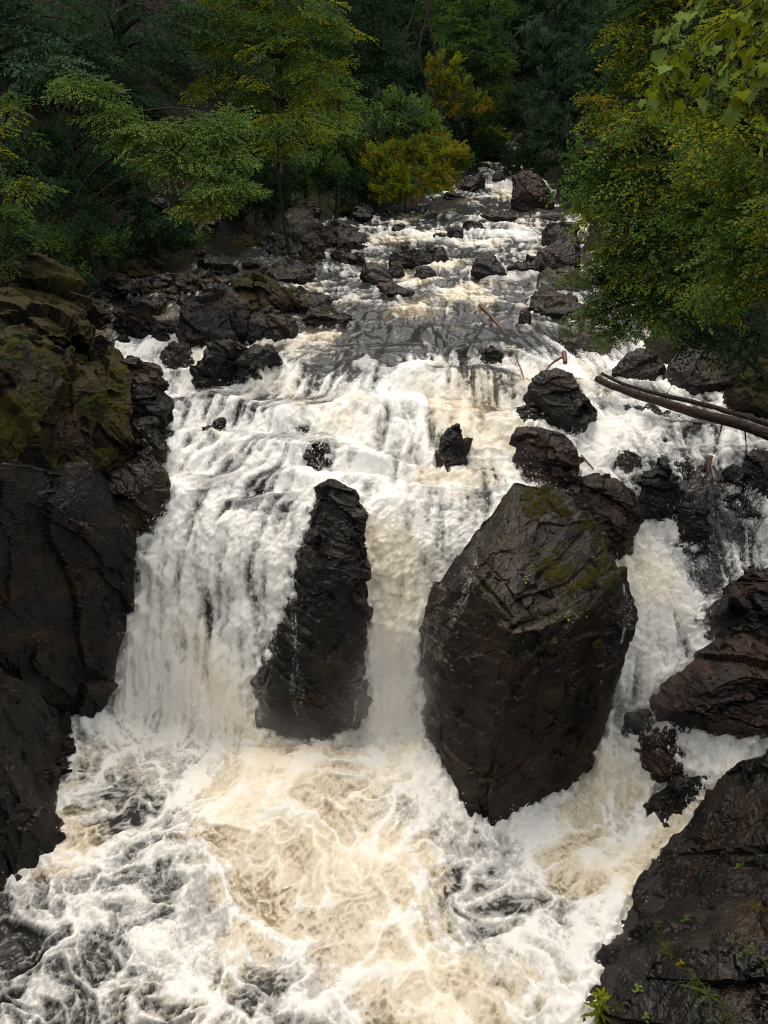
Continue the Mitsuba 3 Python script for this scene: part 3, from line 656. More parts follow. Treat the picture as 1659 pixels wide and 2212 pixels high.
# rocks about the lip and the right chute
for lab, mat, o, kw in [
    ('big black boulder standing in the lip beside the curved branch', 'rock_wet', [(1148, 850), (1160, 812), (1200, 806), (1262, 845), (1286, 872), (1280, 905), (1215, 928), (1180, 895)], {'lean': .8}),
    ('black nub at the right end of the main fall', 'rock_wet', [(1112, 905), (1120, 880), (1150, 876), (1168, 900), (1158, 925), (1125, 930)], {}),
    ('brown square-edged block at the back of the huge boulder', 'rock_brown', [(1112, 1000), (1125, 935), (1160, 925), (1215, 938), (1253, 975), (1252, 1030), (1180, 1045), (1120, 1035)], {'lean': .9, 'yb': 16.3}),
    ('dark pointed block at the right shoulder of the huge boulder', 'rock_brown', [(1240, 1040), (1280, 1020), (1340, 1040), (1370, 1065), (1378, 1110), (1360, 1175), (1330, 1205), (1270, 1130)], {'lean': 1.2, 'yb': 14.9}),
    ('rust-brown slab bridging the square block and the huge boulder', 'rock_brown', [(1120, 1040), (1200, 1020), (1290, 1030), (1300, 1075), (1220, 1085), (1150, 1060)], {'lean': .7, 'yb': 16.0}),
    ('flat-topped wet stone below the log', 'rock_wet', [(1335, 925), (1345, 890), (1395, 876), (1460, 895), (1462, 925), (1400, 945)], {'yb': 19.0}),
    ('dark stone in the middle of the right chute head', 'rock_wet', [(1372, 985), (1380, 940), (1420, 930), (1455, 950), (1450, 990), (1400, 1005)], {'yb': 17.9}),
    ('smooth reddish stone with water sheeting off it', 'rock_brown', [(1308, 1020), (1315, 985), (1350, 972), (1385, 990), (1385, 1035), (1340, 1052)], {'yb': 17.1}),
    ('small dark stone left of the flat-topped wet stone', 'rock_wet', [(1318, 965), (1325, 940), (1348, 935), (1358, 955), (1345, 972)], {'yb': 18.0}),
    ('dark stone behind the thin right falls under the log', 'rock_wet', [(1465, 1040), (1472, 985), (1500, 968), (1535, 985), (1535, 1040), (1490, 1060)], {'yb': 17.3}),
    ('dark rock rib dividing the right falls, left one', 'rock_wet', [(1385, 1100), (1395, 1010), (1425, 985), (1462, 1000), (1470, 1120), (1480, 1180), (1430, 1190)], {'yb': 15.95}),
    ('dark rock rib in the middle of the right falls', 'rock_wet', [(1462, 1200), (1480, 1090), (1500, 1060), (1530, 1080), (1525, 1180), (1490, 1260)], {'yb': 15.45}),
    ('broad dark rock at the far right of the right falls', 'rock_wet', [(1560, 1100), (1580, 1020), (1640, 985), (1720, 1000), (1720, 1130), (1620, 1140)], {'yb': 16.4}),
    ('dark boulder with a trickle at the right edge, below the thin falls', 'rock_wet', [(1500, 1340), (1520, 1300), (1590, 1240), (1720, 1215), (1720, 1390), (1600, 1400), (1540, 1380)], {'yb': 13.7, 'lean': 1.2}),
    ('red-brown boulder at the right edge beside the right chute', 'rock_brown', [(1412, 1515), (1430, 1480), (1506, 1424), (1584, 1396), (1740, 1410), (1740, 1560), (1560, 1572), (1442, 1552)], {'yb': 12.32, 'lean': 1.15, 'bulge': .5}),
    ('brown boulder wedged under the red-brown one', 'rock_brown', [(1385, 1645), (1390, 1590), (1440, 1545), (1560, 1545), (1590, 1620), (1510, 1690), (1415, 1680)], {'yb': 11.9, 'lean': .8}),
    ('wet black rock under the small side fall', 'rock_wet', [(1400, 1790), (1410, 1720), (1460, 1690), (1520, 1690), (1500, 1760), (1440, 1830)], {'yb': 10.9, 'lean': .7, 'bulge': .1}),
    ('small wet stone awash at the foot of the brown boulder', 'rock_wet', [(1345, 1580), (1360, 1545), (1400, 1535), (1415, 1570), (1390, 1610)], {'yb': 12.5}),
    ('dark stone poking through the main fall', 'rock_wet', [(425, 950), (450, 920), (480, 905), (478, 925), (445, 958)], {'push': .2}),
    ('small dark stone showing in the white of the fall', 'rock_wet', [(632, 932), (645, 922), (668, 922), (660, 934), (640, 938)], {'push': .15}),
    ('dark rock spike inside the fall above the split rock', 'rock_wet', [(664, 1010), (668, 962), (685, 948), (705, 965), (715, 1000), (690, 1030)], {'lean': .5, 'push': .3}),
    ('dark rock inside the right half of the fall', 'rock_wet', [(945, 1020), (955, 950), (985, 925), (1010, 945), (1005, 1000), (970, 1035)], {'lean': .6, 'push': .35}),
    ('wet dark stone in the smooth water right of the lip', 'rock_wet', [(1040, 785), (1045, 760), (1065, 748), (1082, 765), (1080, 785)], {}),
    ('round wet stone at the left foot of the fall', 'rock_wet', [(285, 1195), (290, 1172), (320, 1168), (342, 1180), (330, 1200)], {})]:
    rock('boulder', lab, mat, [outlined(o, **kw)], .045, 50 + len(ROCKS), amp=.5 if mat == 'rock_brown' else .8, layer=.5)
    ROCKS.append(1)

# the many small stones of the left bank and shelf
rs = np.random.default_rng(77)
n_st = 0
ANCH = [(310, 680, 'the dark block between the cascades'), (240, 620, 'the low rock over the left trickle'), (445, 700, 'the black block with the foam puddle'), (565, 640, 'the moss-capped rock'), (580, 700, 'the squat dark rock'), (700, 682, 'the flat ledge in the river'), (440, 610, 'the brown mossy rock'), (355, 615, 'the rounded stone of the shelf'),
        (305, 580, 'the mossy dome of the shelf'), (470, 576, 'the flat low stone of the shelf'), (625, 485, 'the largest grey boulder'), (730, 445, 'the yellow-mossed dome'), (455, 495, 'the mossy boulder beside the grey one'), (410, 512, 'the dim boulder in the shade'), (615, 530, 'the low brown rock'), (675, 530, 'the ridged dark rock'), (745, 512, 'the long low mossy rock'), (630, 588, 'the broad dark river block')]
used = set()
for _try in range(4000):
    if n_st >= 70:
        break
    px, py = rs.uniform(190, 760), rs.uniform(462, 735)
    if py < 640 - (px - 190) * .27 - 70 or py > 735 - max(0, px - 380) * .42:
        continue
    c = on_water(px, py)
    if not 18.5 < c[1] < 44:
        continue
    m_ = int(rs.integers(3))
    w = rs.uniform(.22, .62) * (1 + (c[1] - 20) * .02)
    ax, ay, an_ = min(ANCH, key=lambda q: (q[0] - px) ** 2 + 4 * (q[1] - py) ** 2)
    dx, dy = px - ax, (py - ay) * 2
    side_ = ('right of' if dx > 0 else 'left of') if abs(dx) > abs(dy) else ('in front of' if dy > 0 else 'behind')
    lab = f"{'small' if w < .45 else 'fair-sized'} {('black', 'brownish', 'mossy')[m_]} stone {side_} {an_}"
    if lab in used:
        continue
    used.add(lab)
    c[2] = max(c[2], float(ground_z(c[:1], c[1:2])[0])) + w * .12
    h = rs.normal(0, 1, (16, 3))
    h = h / np.linalg.norm(h, axis=1, keepdims=True) * rs.uniform(.75, 1.1, (16, 1)) * np.array([rs.uniform(.8, 1.3), .9, rs.uniform(.5, .8)]) * w + c
    rock('stone', lab, ['rock_wet', 'rock_part', 'rock_moss'][m_], [h], .09, 700 + n_st, cat='stone', group='small stones of the left bank', amp=.7)
    n_st += 1


def mossy(key, lo, hi, up=.3, thick=.03, share=.5, seed=5):
    """Moss on the upward faces of a rock between two corners of a box."""
    v, f = mikit.meshkit.WRITTEN[scene[key]['filename']][:2]
    v = v.astype(float)
    n = np.array(trimesh.Trimesh(v, f, process=False).vertex_normals)
    box_ = np.nonzero(np.all((v > lo) & (v < hi), 1))[0]
    n[box_] = ndi_smooth(v[box_], n[box_])
    mk = f3(v, 1.6, 3, seed) * .62 + f3(v, 7.0, 2, seed + 7) * .38 - (1 - share)
    ok = (n[:, 2] > up + (f3(v, 3.5, 3, seed + 3) - .5) * .8) & np.all((v > lo) & (v < hi), 1) & (mk > 0)
    f = f[ok[f].sum(1) >= 2]
    used, inv = np.unique(f, return_inverse=True)
    edge_ = ok[used]
    labels[key + '__moss'] = {'kind': 'stuff'}
    put(key + '__moss', (v[used] + n[used] * (np.where(edge_, .004 + thick * np.clip(mk[used] * 9, 0, 1) * (.3 + 1.4 * f3(v[used], 9, 2, 3)), -.012))[:, None], inv.reshape(-1, 3)), 'moss', True)


def ndi_smooth(v, n):
    i = cKDTree(v).query(v, k=12)[1]
    return n[i].mean(1)


mossy('boulder', [2.9, 11.4, 3.5], [6.5, 16.5, 6.5], .3, .03, .44)
for ck in [k for k in labels if labels[k].get('label', '').startswith(('mossy rock ledge', 'big mossy boulder at the left', 'moss-capped', 'domed boulder', 'pale lichen'))]:
    mossy(ck, [-30, 5, 0], [30, 60, 20], .3, .035, .46)

# the bank under our feet, at the right
bank_face = [A(1222, 2230, 7.1), A(1245, 2180, 7.4), A(1295, 2105, 7.9), A(1302, 2050, 8.3), A(1392, 1950, 9.2), A(1432, 1845, 10.2), A(1520, 1782, 10.9), A(1560, 1662, 11.4), A(1600, 1640, 11.3), A(1670, 1630, 11.2)]
bank = []
for k in range(len(bank_face) - 2):
    p, q, r = bank_face[k], bank_face[k + 1], bank_face[k + 2]
    h = [p, q, r]
    h += [x + np.array([1.3, -1.0, 1.0 + .25 * (k % 3)]) for x in (p, q, r)] + [x + np.array([6, -1.2, 2.6]) for x in (p, q, r)] + [x + np.array([.6, .1, -3]) for x in (p, q, r)] + [x + np.array([6, 0, -3]) for x in (p, q, r)]
    bank.append(np.array(h))
rock('outcrop', 'rock outcrop with grey stone and moss at the back of the narrows', 'rock_part', [outlined([(1005, 385), (1010, 320), (1030, 290), (1085, 285), (1130, 295), (1145, 345), (1120, 372), (1050, 390)], 3, 62, .3)], .14, 301, amp=1.0)
rock('outcrop', 'pale grey rock face beside the moss at the back of the narrows', 'rock_pale', [outlined([(1085, 350), (1090, 310), (1110, 300), (1128, 330), (1120, 352)], 1, 60.5, .3)], .12, 302, amp=.8)
rock('cliff', 'dark layered rock bank with weeds, sloping into the pool at lower right', 'rock_wet', bank, .045, 90, cat='cliff', amp=.4, beds=(-.6, .5, .5), layer=1.4, size=1.8)

# ---------------------------------------------------------------- leaves


def leaf_color(palette, odd, odd_share, patch=.25):
    a, b = mi.Color3f(*palette[0]), mi.Color3f(*palette[1])

    def fn(p, n, uv):
        w = noise(p.x * patch * 3, p.y * patch * 3, p.z * patch * 3)
        c = mix(a, b, dr.clip(uv.y * .75 + (w - .5) * .9 + .1, 0, 1))
        r = dr.clip((uv.y * 7.13) - dr.floor(uv.y * 7.13), 0, 1)
        w2 = noise(p.x * .5 + 50, p.y * .5, p.z * .9)
        c = mix(c, mi.Color3f(*odd) * (0.6 + .8 * uv.y), smoothstep(1 - odd_share * 1.3, 1.02 - odd_share, r * .5 + w2 * .62))
        return dr.select(uv.x > .5, mi.Color3f(0.028, 0.02, 0.014), c)
    return fn


def leaf_mat(key, palette, odd, share, rough=.42, trans=.7):
    scene[key] = {'type': 'principledthin', 'base_color': proc(leaf_color(palette, odd, share)), 'roughness': rough, 'diff_trans': trans, 'eta': 1.4}


leaf_mat('leaf_green', ((0.046, 0.100, 0.020), (0.125, 0.205, 0.044)), (0.22, 0.18, 0.015), .05)
leaf_mat('leaf_fresh', ((0.10, 0.18, 0.040), (0.22, 0.31, 0.072)), (0.32, 0.25, 0.02), .10)
leaf_mat('leaf_blue', ((0.036, 0.072, 0.038), (0.095, 0.155, 0.085)), (0.14, 0.15, 0.03), .02)
leaf_mat('leaf_dark', ((0.014, 0.034, 0.016), (0.044, 0.084, 0.036)), (0.07, 0.06, 0.01), .05)
leaf_mat('leaf_gold', ((0.14, 0.125, 0.014), (0.29, 0.21, 0.02)), (0.34, 0.15, 0.014), .20)
leaf_mat('leaf_lime', ((0.11, 0.155, 0.012), (0.31, 0.31, 0.018)), (0.36, 0.27, 0.016), .10, .62, .9)


def leaves_mesh(base, along, side, size, width, rnd, nrm=None, fold=.18, tris=2):
    """Leaf blades: at points base, along a direction, side = their width's direction."""
    n = len(base)
    L, W = size[:, None], (size * width)[:, None]
    up = np.cross(along, side)
    if tris == 2:
        v = np.stack([base, base + along * L * .5 + side * W * .5 + up * W * fold, base + along * L - up * L * .08, base + along * L * .5 - side * W * .5 + up * W * fold], 1)
        f = np.array([[0, 1, 2], [0, 2, 3]])
        k = 4
    else:
        m = base + along * L * .5
        v = np.stack([base, base + along * L * .3 + side * W * .46 + up * W * fold, base + along * L * .68 + side * W * .40 + up * W * fold, base + along * L - up * L * .10,
                      base + along * L * .68 - side * W * .40 + up * W * fold, base + along * L * .3 - side * W * .46 + up * W * fold, m], 1)
        f = np.array([[0, 1, 6], [1, 2, 6], [2, 3, 6], [3, 4, 6], [4, 5, 6], [5, 0, 6]])
        k = 7
    F = (f[None] + (np.arange(n) * k)[:, None, None]).reshape(-1, 3)
    uv = np.stack([np.zeros(n * k), np.repeat(rnd, k)], 1)
    return v.reshape(-1, 3), F, uv


def unit(a):
    return a / (np.linalg.norm(a, axis=-1, keepdims=True) + 1e-9)


def spray(seed, L, leaf, step, tris=2, droop=.25, twigs=True, width=.62, lift=0.0, flat=.22, sides=7):
    """A flat leafy branch along +x: a main twig, side twigs left and right in its plane, leaves along both."""
    r = np.random.default_rng(seed)
    tw, B, D, S = [], [], [], []

    def axis(p0, d, length, n):
        t = np.linspace(0, 1, n)
        bend = np.array([0, 0, -1.0]) * droop * length
        w = np.cumsum(r.normal(0, .02 * length, (n, 3)), 0) * [1, 1, .5]
        return p0 + d * (t * length)[:, None] + bend * (t ** 2)[:, None] + w * t[:, None]

    main = axis(np.zeros(3), np.array([1.0, 0, lift]), L, 12)
    lines = [(main, .35 if sides else 0)]
    for k in range(sides):
        t = (k + .6) / (sides + .5)
        p = main[int(t * 11)]
        s = 1 if k % 2 else -1
        an = math.radians(r.uniform(38, 60)) * s
        lines.append((axis(p, np.array([math.cos(an), math.sin(an), r.normal(lift * .5, .10)]), L * (.62 - .42 * t) * r.uniform(.75, 1.2), 7), .12))
    for ln, start in lines:
        seg = np.r_[0, np.cumsum(np.linalg.norm(np.diff(ln, axis=0), axis=1))]
        ss = np.arange(seg[-1] * start, seg[-1], step)
        p = np.stack([np.interp(ss, seg, ln[:, c]) for c in range(3)], 1)
        tn = unit(np.gradient(ln, axis=0))
        td = np.stack([np.interp(ss, seg, tn[:, c]) for c in range(3)], 1)
        sd = unit(np.cross([0, 0, 1.0], td))
        sg = np.where(np.arange(len(ss)) % 2 == 0, 1, -1)[:, None]
        an = np.radians(r.uniform(30, 62, len(ss)))[:, None]
        d = unit(td * np.cos(an) + sd * sg * np.sin(an) + r.normal(0, flat, (len(ss), 3)))
        B += [p, ln[-1:]]
        D += [d, unit(ln[-1:] - ln[-2:-1])]
        if twigs:
            tw.append(tube_mesh(ln, np.linspace(.008, .003, len(ln)) * (1.0 if start > .2 else .6), 3))
    B, D = np.vstack(B), np.vstack(D)
    side = unit(np.cross(unit(np.array([0, 0, 1.0]) + r.normal(0, flat * 1.3, D.shape)), D))
    v, f, uv = leaves_mesh(B, D, side, leaf * r.uniform(.65, 1.2, len(B)), width, r.random(len(B)), tris=tris)
    if twigs:
        tv, tf = join(tw)
        f = np.vstack([f, tf + len(v)])
        v = np.vstack([v, tv])
        uv = np.vstack([uv, np.tile([[1.0, 0.5]], (len(tv), 1))])
    return v, f, uv


def bush_spray(seed, L, leaf, n, width=.35):
    """A tuft: leaves set all round a bundle of rising shoots."""
    r = np.random.default_rng(seed)
    B, D = [], []
    for k in range(7):
        d = unit(np.array([1.0, 0, .25]) + r.normal(0, .38, 3))
        t = r.uniform(.12, 1, n // 7) ** .8
        B.append(d * (t * L)[:, None] * r.uniform(.7, 1.1) + np.array([0, 0, -.12 * L]) * (t ** 2)[:, None])
        D.append(unit(d + r.normal(0, .65, (n // 7, 3)) + [0, 0, -.15]))
    B, D = np.vstack(B), np.vstack(D)
    side = unit(np.cross(r.normal(0, 1, D.shape) + [0, 0, 1.2], D))
    return leaves_mesh(B, D, side, leaf * r.uniform(.6, 1.2, len(B)), width, r.random(len(B)))


def maple_leaf():
    """The outline of a five-lobed leaf of unit length, stalk at the origin, along +x."""
    half = np.array([[0, 0], [.05, .20], [-.06, .42], [.18, .34], [.26, .52], [.40, .46], [.52, .62], [.52, .36], [.62, .28], [.70, .30], [.74, .16], [1.0, 0]])
    return half


def maple_spray(seed, L, leaf, n):
    r = np.random.default_rng(seed)
    half = maple_leaf()
    k = len(half)
    V, F, U = [], [], []
    for i in range(n):
        t = (i + .7) / n
        p = np.array([t * L, 0, -.18 * L * t * t])
        s = 1 if i % 2 else -1
        d = unit(np.array([.75, s * r.uniform(.3, .9), r.uniform(-.35, .15)]))
        if i == n - 1:
            d = unit(np.array([1, .1, -.3]))
        up = unit(np.array([0, 0, 1.0]) + r.normal(0, .35, 3))
        sd = unit(np.cross(up, d))
        up = np.cross(d, sd)
        z = leaf * r.uniform(.7, 1.15)
        b = p + d * z * .45
        pts = []
        for sg in (1, -1):
            for a, w in half:
                pts.append(b + d * a * z + sd * sg * w * z + up * (abs(w) * .22 - a * a * .16) * z)
        c = len(V) and sum(map(len, V))
        mid = [b + d * a * z - up * a * a * .16 * z for a in half[:, 0].clip(0, 1)]
        V.append(np.array(pts + mid))
        f = []
        for q in range(k - 1):
            m0, m1 = 2 * k + q, 2 * k + q + 1
            f += [[q, q + 1, m1], [q, m1, m0], [k + q + 1, k + q, m1], [k + q, m0, m1]]
        F.append(np.array(f) + (c or 0))
        U.append(np.tile([[0.0, r.random()]], (3 * k, 1)))
        st = tube_mesh([p, p + (b - p) * .5 + up * .01, b], .0022, 3)
        c = sum(map(len, V))
        V.append(st[0])
        F.append(st[1] + c)
        U.append(np.tile([[1.0, .5]], (len(st[0]), 1)))
    main = tube_mesh([[x * L, 0, -.18 * L * x * x] for x in np.linspace(-.1, 1, 8)], np.linspace(.007, .003, 8), 4)
    c = sum(map(len, V))
    return np.vstack(V + [main[0]]), np.vstack(F + [main[1] + c]), np.vstack(U + [np.tile([[1.0, .5]], (len(main[0]), 1))])


PROTO = {'beech': [lambda s=s: spray(200 + s, 1.25, .085, .046, 2, droop=.16 + .05 * s, sides=9) for s in range(3)],
         'near': [lambda s=s: spray(230 + s, 1.0, .074, .042, 6, droop=.16 + .06 * s, flat=.3, sides=8) for s in range(3)],
         'far': [lambda s=s: spray(260 + s, 2.1, .19, .09, 2, droop=.18, twigs=False, flat=.4, sides=9) for s in range(2)],
         'bush': [lambda s=s: bush_spray(300 + s, .85, .14, 154) for s in range(2)],
         'maple': [lambda s=s: maple_spray(330 + s, .85, .135, 9) for s in range(2)]}
DENS = {'beech': 50.0, 'near': 46.0, 'far': 44.0, 'bush': 40.0, 'maple': 14.0}
SIZE = {'beech': 1.25, 'near': 1.0, 'far': 2.1, 'bush': .85, 'maple': .85}
_groups = {}


def proto(kind, k, mat):
    key = f'{kind}_{k}_{mat}_leaves'
    if key not in _groups:
        v, f, uv = PROTO[kind][k]()
        _groups[key] = True
        scene[key] = {'type': 'shapegroup', 'leaves': mikit.ply((v, f), mat, smooth=False, uv=uv)}
    return key


def place(p, d, roll, s):
    """Matrix that lays a spray at p, along d, its plane rolled about d."""
    d = unit(np.asarray(d, float))
    side = unit(np.cross([0, 0, 1.0], d))
    up = np.cross(d, side)
    c, n = math.cos(roll), math.sin(roll)
    m = np.eye(4)
    m[:3, 0], m[:3, 1], m[:3, 2], m[:3, 3] = d * s, (side * c + up * n) * s, (up * c - side * n) * s, p
    return T(m)


def crown(key, kind, mats, spots, part='crown'):
    """Leafy branches at spots (point, direction, roll, scale): together one part of the tree."""
    for i, (p, d, roll, s) in enumerate(spots):
        k = int(rng.integers(len(PROTO[kind])))
        m = mats[int(rng.integers(len(mats)))]
        scene[f'{key}__{part}__{i + 1:03d}'] = {'type': 'instance', 'g': {'type': 'ref', 'id': proto(kind, k, m)}, 'to_world': place(p, d, roll, s)}


def lobe_spots(lobes, kind, dens, droop=.25, scale=1.0, layered=True):
    out = []
    for (px, py, Y, rx, rz) in lobes:
        c = A(px, py, Y)
        m = (Y * math.cos(PITCH) + (13 - c[2]) * math.sin(PITCH)) / FPX
        a, b = rx * m, rz * m
        L = SIZE[kind] * scale
        n = max(6, int(dens * DENS[kind] * a * b / (L * L)))
        hub = c - np.array([0, 0, b * .25])
        for _ in range(n):
            v = unit(rng.normal(0, 1, 3))
            rr = rng.uniform(.25, 1) ** .45
            p = c + v * rr * [a, a * .85, b]
            o = unit(p - hub + rng.normal(0, .25 * a, 3))
            o[2] = o[2] * (.35 if layered else .8) - droop * rng.uniform(.2, 1.4)
            o = unit(o)
            s = scale * rng.uniform(.65, 1.2)
            out.append((p - o * L * .6, o, rng.normal(0, .35), s))
    return out


def tree(name, label, lobes, base, kind, mats, dens=1.0, group=None, r0=.22, cat='tree', scale=1.0, droop=.25, layered=True, limbs=True, lean=0):
    key = numbered(name)
    bx, by = base
    g = np.array([bx, by, float(ground_z(np.array([bx]), np.array([by]))[0]) - .4])
    cs = [A(l[0], l[1], l[2]) for l in lobes]
    top = max(cs, key=lambda c: c[2])
    mid = (g + top) / 2 + rng.normal(0, .35, 3) * [1, 1, 0] + [0, 0, .1 * (top[2] - g[2])]
    tr = spline([g, mid, top], 14)
    put(key + '__trunk', tube_mesh(tr, np.linspace(r0, r0 * .25, 14), 8, 3, .25), 'bark')
    if limbs:
        for i, c in enumerate(cs):
            k = int(np.clip(np.interp(c[2] - .6, tr[:, 2], np.arange(14)), 2, 12)) if np.all(np.diff(tr[:, 2]) > 0) else 7
            st = tr[k]
            if np.linalg.norm(c - st) < .3:
                continue
            ln = spline([st, (st + c) / 2 + [0, 0, .12 * np.linalg.norm(c - st)] + rng.normal(0, .1, 3), c], 9)
            put(f'{key}__limb' + (f'_{i:03d}' if i else ''), tube_mesh(ln, np.linspace(r0 * .42, .02, 9), 6, i, .2), 'bark')
    crown(key, kind, mats, lobe_spots(lobes, kind, dens, droop, scale, layered))
    tell(key, label, cat, group)
    return key


def gx_at(px, Y, z=8.0):
    a = A(px, 1000, Y)
    d = Y * math.cos(PITCH) + (13 - z) * math.sin(PITCH)
    return (px - 829.5) / FPX * d


# ---------------------------------------------------------------- trees
for i, (px, py, Y, mat, lab) in enumerate([(180, 60, 44, 'leaf_dark', 'dark tree between the blue-green and the shady tree'), (430, 130, 48, 'leaf_dark', 'dark tree left behind the layered beech'), (330, 240, 44, 'leaf_dark', 'dark young tree under the shady tree with pale sprays'), (120, 260, 38, 'leaf_dark', 'dark young tree behind the left thicket'), (760, 60, 56, 'leaf_dark', 'dark tree right behind the gold-tipped beech'), (520, 300, 46, 'leaf_dark', 'dark young tree behind the pale beech boughs'), (860, 0, 68, 'leaf_dark', 'dark tree behind the bare stems'), (20, 120, 42, 'leaf_dark', 'dark tree behind the blue-green tree at the corner'), (330, -20, 52, 'leaf_dark', 'dark high tree behind the pale bluish sprays'), (640, 200, 50, 'leaf_dark', 'dark young tree behind the gold-tipped beech')]):
    tree('forest_tree', lab, [(px, py, Y, 90, 80), (px - 70, py + 60, Y, 80, 70), (px + 70, py + 70, Y, 80, 70), (px, py + 130, Y, 100, 60), (px, py - 100, Y, 90, 80)], (gx_at(px, Y + 1, 11), Y + 1), 'far', [mat], .75, 'dark trees of the left slope', .2, scale=1.0, limbs=False)
# far wall of the wood, behind the bend
for i, (px, Y, mat, lab) in enumerate([(-150, 60, 'leaf_dark', 'dark tree at the far left of the wood wall'), (60, 66, 'leaf_dark', 'tall dark tree behind the left bank shrubs'), (260, 62, 'leaf_blue', 'dim bluish tree deep in the left wood'),
                                       (450, 70, 'leaf_dark', 'dark tree far behind the layered beech'), (640, 74, 'leaf_dark', 'deep green tree in the gap behind the layered beech'), (800, 80, 'leaf_green', 'dusky tree behind the bare hanging stems'),
                                       (960, 84, 'leaf_dark', 'dark tree behind the river bend'), (1130, 78, 'leaf_dark', 'dark tree filling the gap over the narrows'), (1290, 72, 'leaf_blue', 'dim bluish tree behind the rounded one on the right'),
                                       (1450, 66, 'leaf_dark', 'dark tree behind the right beeches'), (1620, 60, 'leaf_dark', 'dark tree at the far right of the wood wall'), (1800, 60, 'leaf_dark', 'dark tree beyond the right edge of the wood wall')]):
    j = rng.integers(-25, 25, 6)
    tree('forest_tree', lab, [(px + j[0], 300, Y - 3, 120, 90), (px + j[4] + 60, 225, Y - 2, 100, 80), (px - j[2] - 60, 80, Y, 100, 80), (px + j[1] - 30, 150, Y + 2, 120, 90), (px + j[2] + 30, 10, Y + 1, 120, 90), (px + j[3], -110, Y + 3, 120, 80)], (gx_at(px, Y + 4, 12), Y + 4), 'far', [mat, 'leaf_dark'], 1.0, 'trees of the far wood', .4, scale=1.25, limbs=False)
# left bank wood
tree('forest_tree', 'blue-green tree at the top left of the picture', [(130, 40, 31, 80, 50), (190, 110, 31, 70, 40), (30, 60, 30, 110, 70), (-40, -80, 30, 130, 90), (100, 150, 29, 90, 60), (-20, 250, 28, 80, 70)], (gx_at(-60, 32, 11), 32), 'far', ['leaf_blue', 'leaf_dark'], .7, r0=.3, scale=.75)
tree('forest_tree', 'shady tree with pale bluish sprays left of the layered beech', [(320, 90, 36, 100, 45), (390, 30, 36, 80, 40), (230, 20, 37, 90, 60), (300, -100, 37, 130, 80), (250, 200, 36, 80, 50)], (gx_at(290, 38, 11), 38), 'far', ['leaf_blue', 'leaf_dark', 'leaf_dark'], .6, r0=.3, scale=.75)
tree('beech_tree', 'tall beech in flat layers of green and gold left of the bend', [(460, 90, 37, 80, 30), (480, 180, 36.5, 80, 26), (500, 0, 38, 90, 34), (720, 60, 38, 60, 26), (600, 310, 35, 90, 22), (530, 50, 37, 110, 34), (640, 20, 37, 110, 34), (600, 110, 36, 130, 34), (700, 165, 36, 80, 30), (560, 190, 36, 110, 34), (650, 260, 35, 110, 28), (560, -60, 37, 150, 45), (690, 70, 37, 90, 30)], (gx_at(610, 39, 9.5), 39), 'beech', ['leaf_green', 'leaf_green', 'leaf_green', 'leaf_lime'], 1.1, r0=.22, scale=1.2, droop=.3)
tree('beech_tree', 'gold-tipped beech beside the layered one', [(735, 150, 40, 40, 22), (712, 205, 39, 50, 20), (670, 185, 38, 40, 16), (745, 245, 40, 34, 18)], (gx_at(720, 41, 8.6), 41), 'beech', ['leaf_gold', 'leaf_lime', 'leaf_green'], .9, r0=.12)
tree('beech_tree', 'pale green beech branches reaching low over the left bank', [(190, 195, 24, 70, 30), (250, 255, 24, 70, 24), (340, 290, 23.5, 90, 34), (440, 285, 23.5, 80, 34), (390, 345, 23, 90, 34), (470, 340, 23, 70, 26), (480, 400, 22.6, 75, 30), (430, 440, 22.4, 50, 24), (270, 310, 24, 50, 20), (150, 180, 24.5, 40, 14), (500, 260, 24, 30, 26)], (gx_at(210, 26.5, 8.5), 26.5), 'beech', ['leaf_fresh', 'leaf_fresh', 'leaf_fresh', 'leaf_green', 'leaf_fresh'], 2.2, r0=.09, scale=.8, droop=.2)
tree('beech_tree', 'low yellow-green branch stretching right of the pale beech', [(600, 265, 31, 70, 14), (660, 270, 31, 60, 14), (620, 320, 31, 60, 24), (700, 290, 32, 50, 20)], (gx_at(640, 33, 8), 33), 'beech', ['leaf_lime', 'leaf_green', 'leaf_green'], .9, r0=.1)
for i, (px, py, Y, mat, lab) in enumerate([(60, 60, 36, 'leaf_dark', 'dark tree filling the top left corner'), (230, 150, 40, 'leaf_dark', 'dark tree under the shady tree at the upper left'), (700, 250, 48, 'leaf_green', 'green young tree between the beeches and the round shrub')]):
    tree('forest_tree', lab, [(px, py, Y, 90, 80), (px - 70, py - 60, Y, 80, 70), (px + 70, py + 50, Y, 80, 70), (px, py + 110, Y, 90, 60)], (gx_at(px, Y + 1, 11), Y + 1), 'far', [mat], .8, 'dark trees of the left slope', .15, scale=.85, limbs=False)
tree('shrub', 'dark leafy shrub at the left edge over the shelf', [(20, 470, 20, 60, 40), (60, 520, 19.6, 60, 30), (-30, 400, 20, 60, 50), (10, 560, 19.3, 60, 24)], (gx_at(-20, 20.6, 8), 20.6), 'beech', ['leaf_dark', 'leaf_green'], .9, r0=.06, cat='shrub', scale=.7)
tree('shrub', 'grey-brown shrub of thin stems on the left bank', [(160, 450, 24, 60, 36), (110, 420, 24.4, 50, 36), (200, 500, 23.5, 50, 26)], (gx_at(140, 25, 8), 25), 'bush', ['leaf_dark'], .55, r0=.05, cat='shrub', layered=False)
